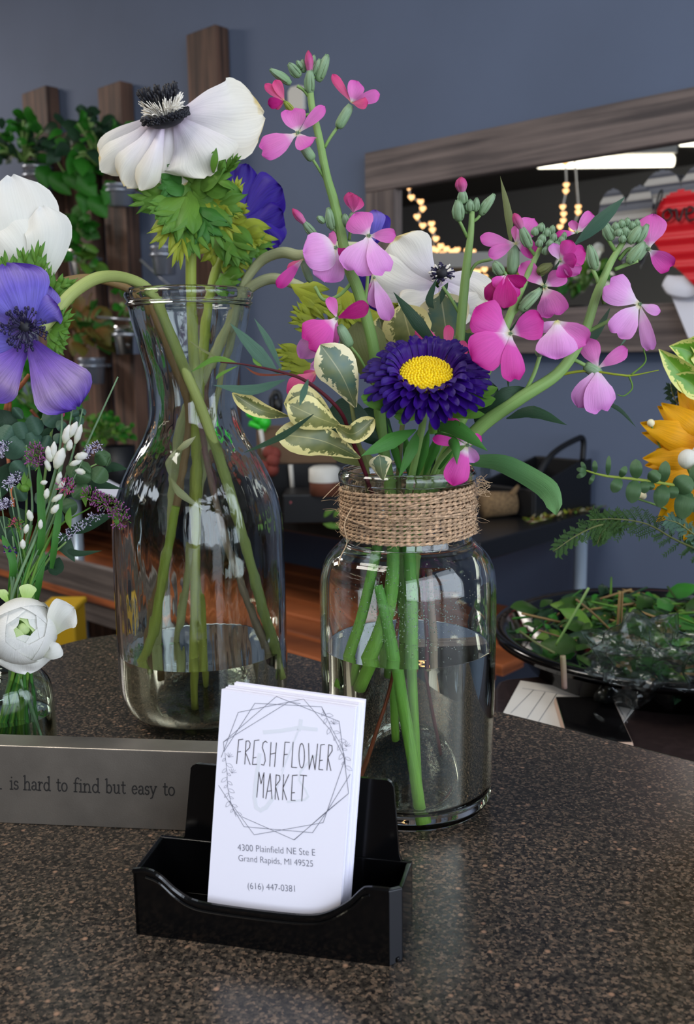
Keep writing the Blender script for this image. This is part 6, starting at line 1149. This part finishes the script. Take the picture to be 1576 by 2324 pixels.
for (b, t, hw) in (((1332, 1070), (1309, 1064), 6), ((1332, 1072), (1309, 1084), 6), ((1330, 1068), (1320, 1048), 5), ((1352, 1074), (1350, 1045), 6), ((1350, 1076), (1338, 1100), 5), ((1380, 1080), (1383, 1034), 6), ((1408, 1084), (1392, 1118), 13), ((1408, 1084), (1422, 1058), 8), ((1445, 1088), (1444, 1042), 14), ((1443, 1088), (1434, 1142), 17), ((1462, 1090), (1464, 1120), 12), ((1475, 1095), (1496, 1068), 15), ((1478, 1092), (1472, 1112), 12), ((1505, 1097), (1512, 1046), 13), ((1507, 1098), (1498, 1152), 18), ((1530, 1100), (1526, 1132), 13), ((1535, 1118), (1568, 1082), 24), ((1560, 1110), (1548, 1178), 22), ((1590, 1115), (1586, 1050), 22), ((1600, 1120), (1600, 1190), 24), ((1570, 1130), (1590, 1160), 20)):
    rib(g, 'leaf', [(b[0], b[1], .53), ((b[0]+t[0])/2, (b[1]+t[1])/2, .526), (t[0], t[1], .528)], .53, hw, 'leuc', 'round', cup=.2, fold=.12, nu=10, nv=6)
g = thing('pittosporum_sprig', 'bright variegated leaves above the sunflower at the right edge', 'foliage')
tubep(g, 'stem', [(1650, 1100, .57), (1600, 930, .56), (1560, 860, .55)], .56, [5, 4], 'stem')
for (L, hw) in (([(1600, 900), (1550, 850), (1496, 792)], 30), ([(1610, 850), (1570, 800), (1520, 785)], 32), ([(1620, 860), (1600, 790), (1560, 770)], 36), ([(1610, 910), (1570, 870), (1530, 850)], 28)): rib(g, 'leaf', L, .545, hw, 'vari3', 'ovate', cup=-.35, fold=.2)
# dark fern fronds
def fern(label, spine, n, ll, Y, mat, seedn, drop=.35, group=None):
    random.seed(seedn); g = thing('fern_frond', label, 'foliage', group=group); tubep(g, 'stem', spine, Y, [3, 2, 1], 'lolive'); q = cat(P(spine, Y), n+2); mb = MB()
    for i in range(1, n+1):
        T = (q[i+1]-q[i-1]).normalized() if i <= n else T
        for sg in (-1, 1):
            s_ = T.cross((CAM-q[i]).normalized()).normalized()*sg; L_ = m(ll, Y)*(1-.55*i/n)*random.uniform(.6, 1.25); e = q[i]+(s_*.8+T*.7-Z*drop*.3).normalized()*L_; mb.tube([q[i], e], [m(1.2, Y), m(.6, Y)], 4)
            d = e-q[i]
            for j in range(7):
                b = q[i]+d*((j+1)/7.5)
                for s2 in (-1, 1): mb.ribbon([b, b+(d.normalized()*.8+s_.cross(d.normalized()).cross(d.normalized()).normalized()*s2*.6+T*s2*.45).normalized()*m(random.uniform(7, 15), Y)], m(1.5, Y), 'lance', nu=3, nv=2)
    o = mb.build('fronds', M[mat], g); o['kind'] = 'stuff'; return g
fern('feathery dark fern spreading left below the eucalyptus sprig', [(1640, 1270, .58), (1540, 1228), (1470, 1190), (1400, 1178), (1340, 1180)], 16, 52, .55, 'fern', 1)
fern('drooping tip of feathery fern in front of the table leg', [(1440, 1190, .56), (1370, 1190), (1310, 1215), (1256, 1252)], 12, 42, .55, 'fern', 2)
fern('short fern frond hanging beside the table leg', [(1420, 1190, .56), (1375, 1200), (1355, 1235)], 8, 30, .55, 'fern', 3)
fern('bluish fir sprig in the bottom corner of the sunflower bouquet', [(1660, 1260, .55), (1600, 1230), (1545, 1190), (1515, 1180)], 10, 34, .53, 'lblue', 4)
fern('dark fern sprig between variegated leaf and sunflower', [(1600, 1000, .57), (1560, 950), (1530, 900), (1522, 870)], 8, 26, .57, 'ldark', 5)
bush('filler_foliage', at(1610, 1180, .58), (.022, .020), 60, .016, ('ldark', 'leuc', 'ldark'), 'dense dark filler leaves under the sunflower', 'foliage', seed=52)
SV = tab(1745, 1690, dz); mb = MB(); mb.lathe([(.001, 0), (.03, 0), (.034, .01), (.034, .11), (.031, .12), (.031, .01), (.001, .006)], SV, 32); tag(mb.build('glass_vase', M['glass']), 'clear vase holding the sunflower bouquet beyond the right edge', 'vase')
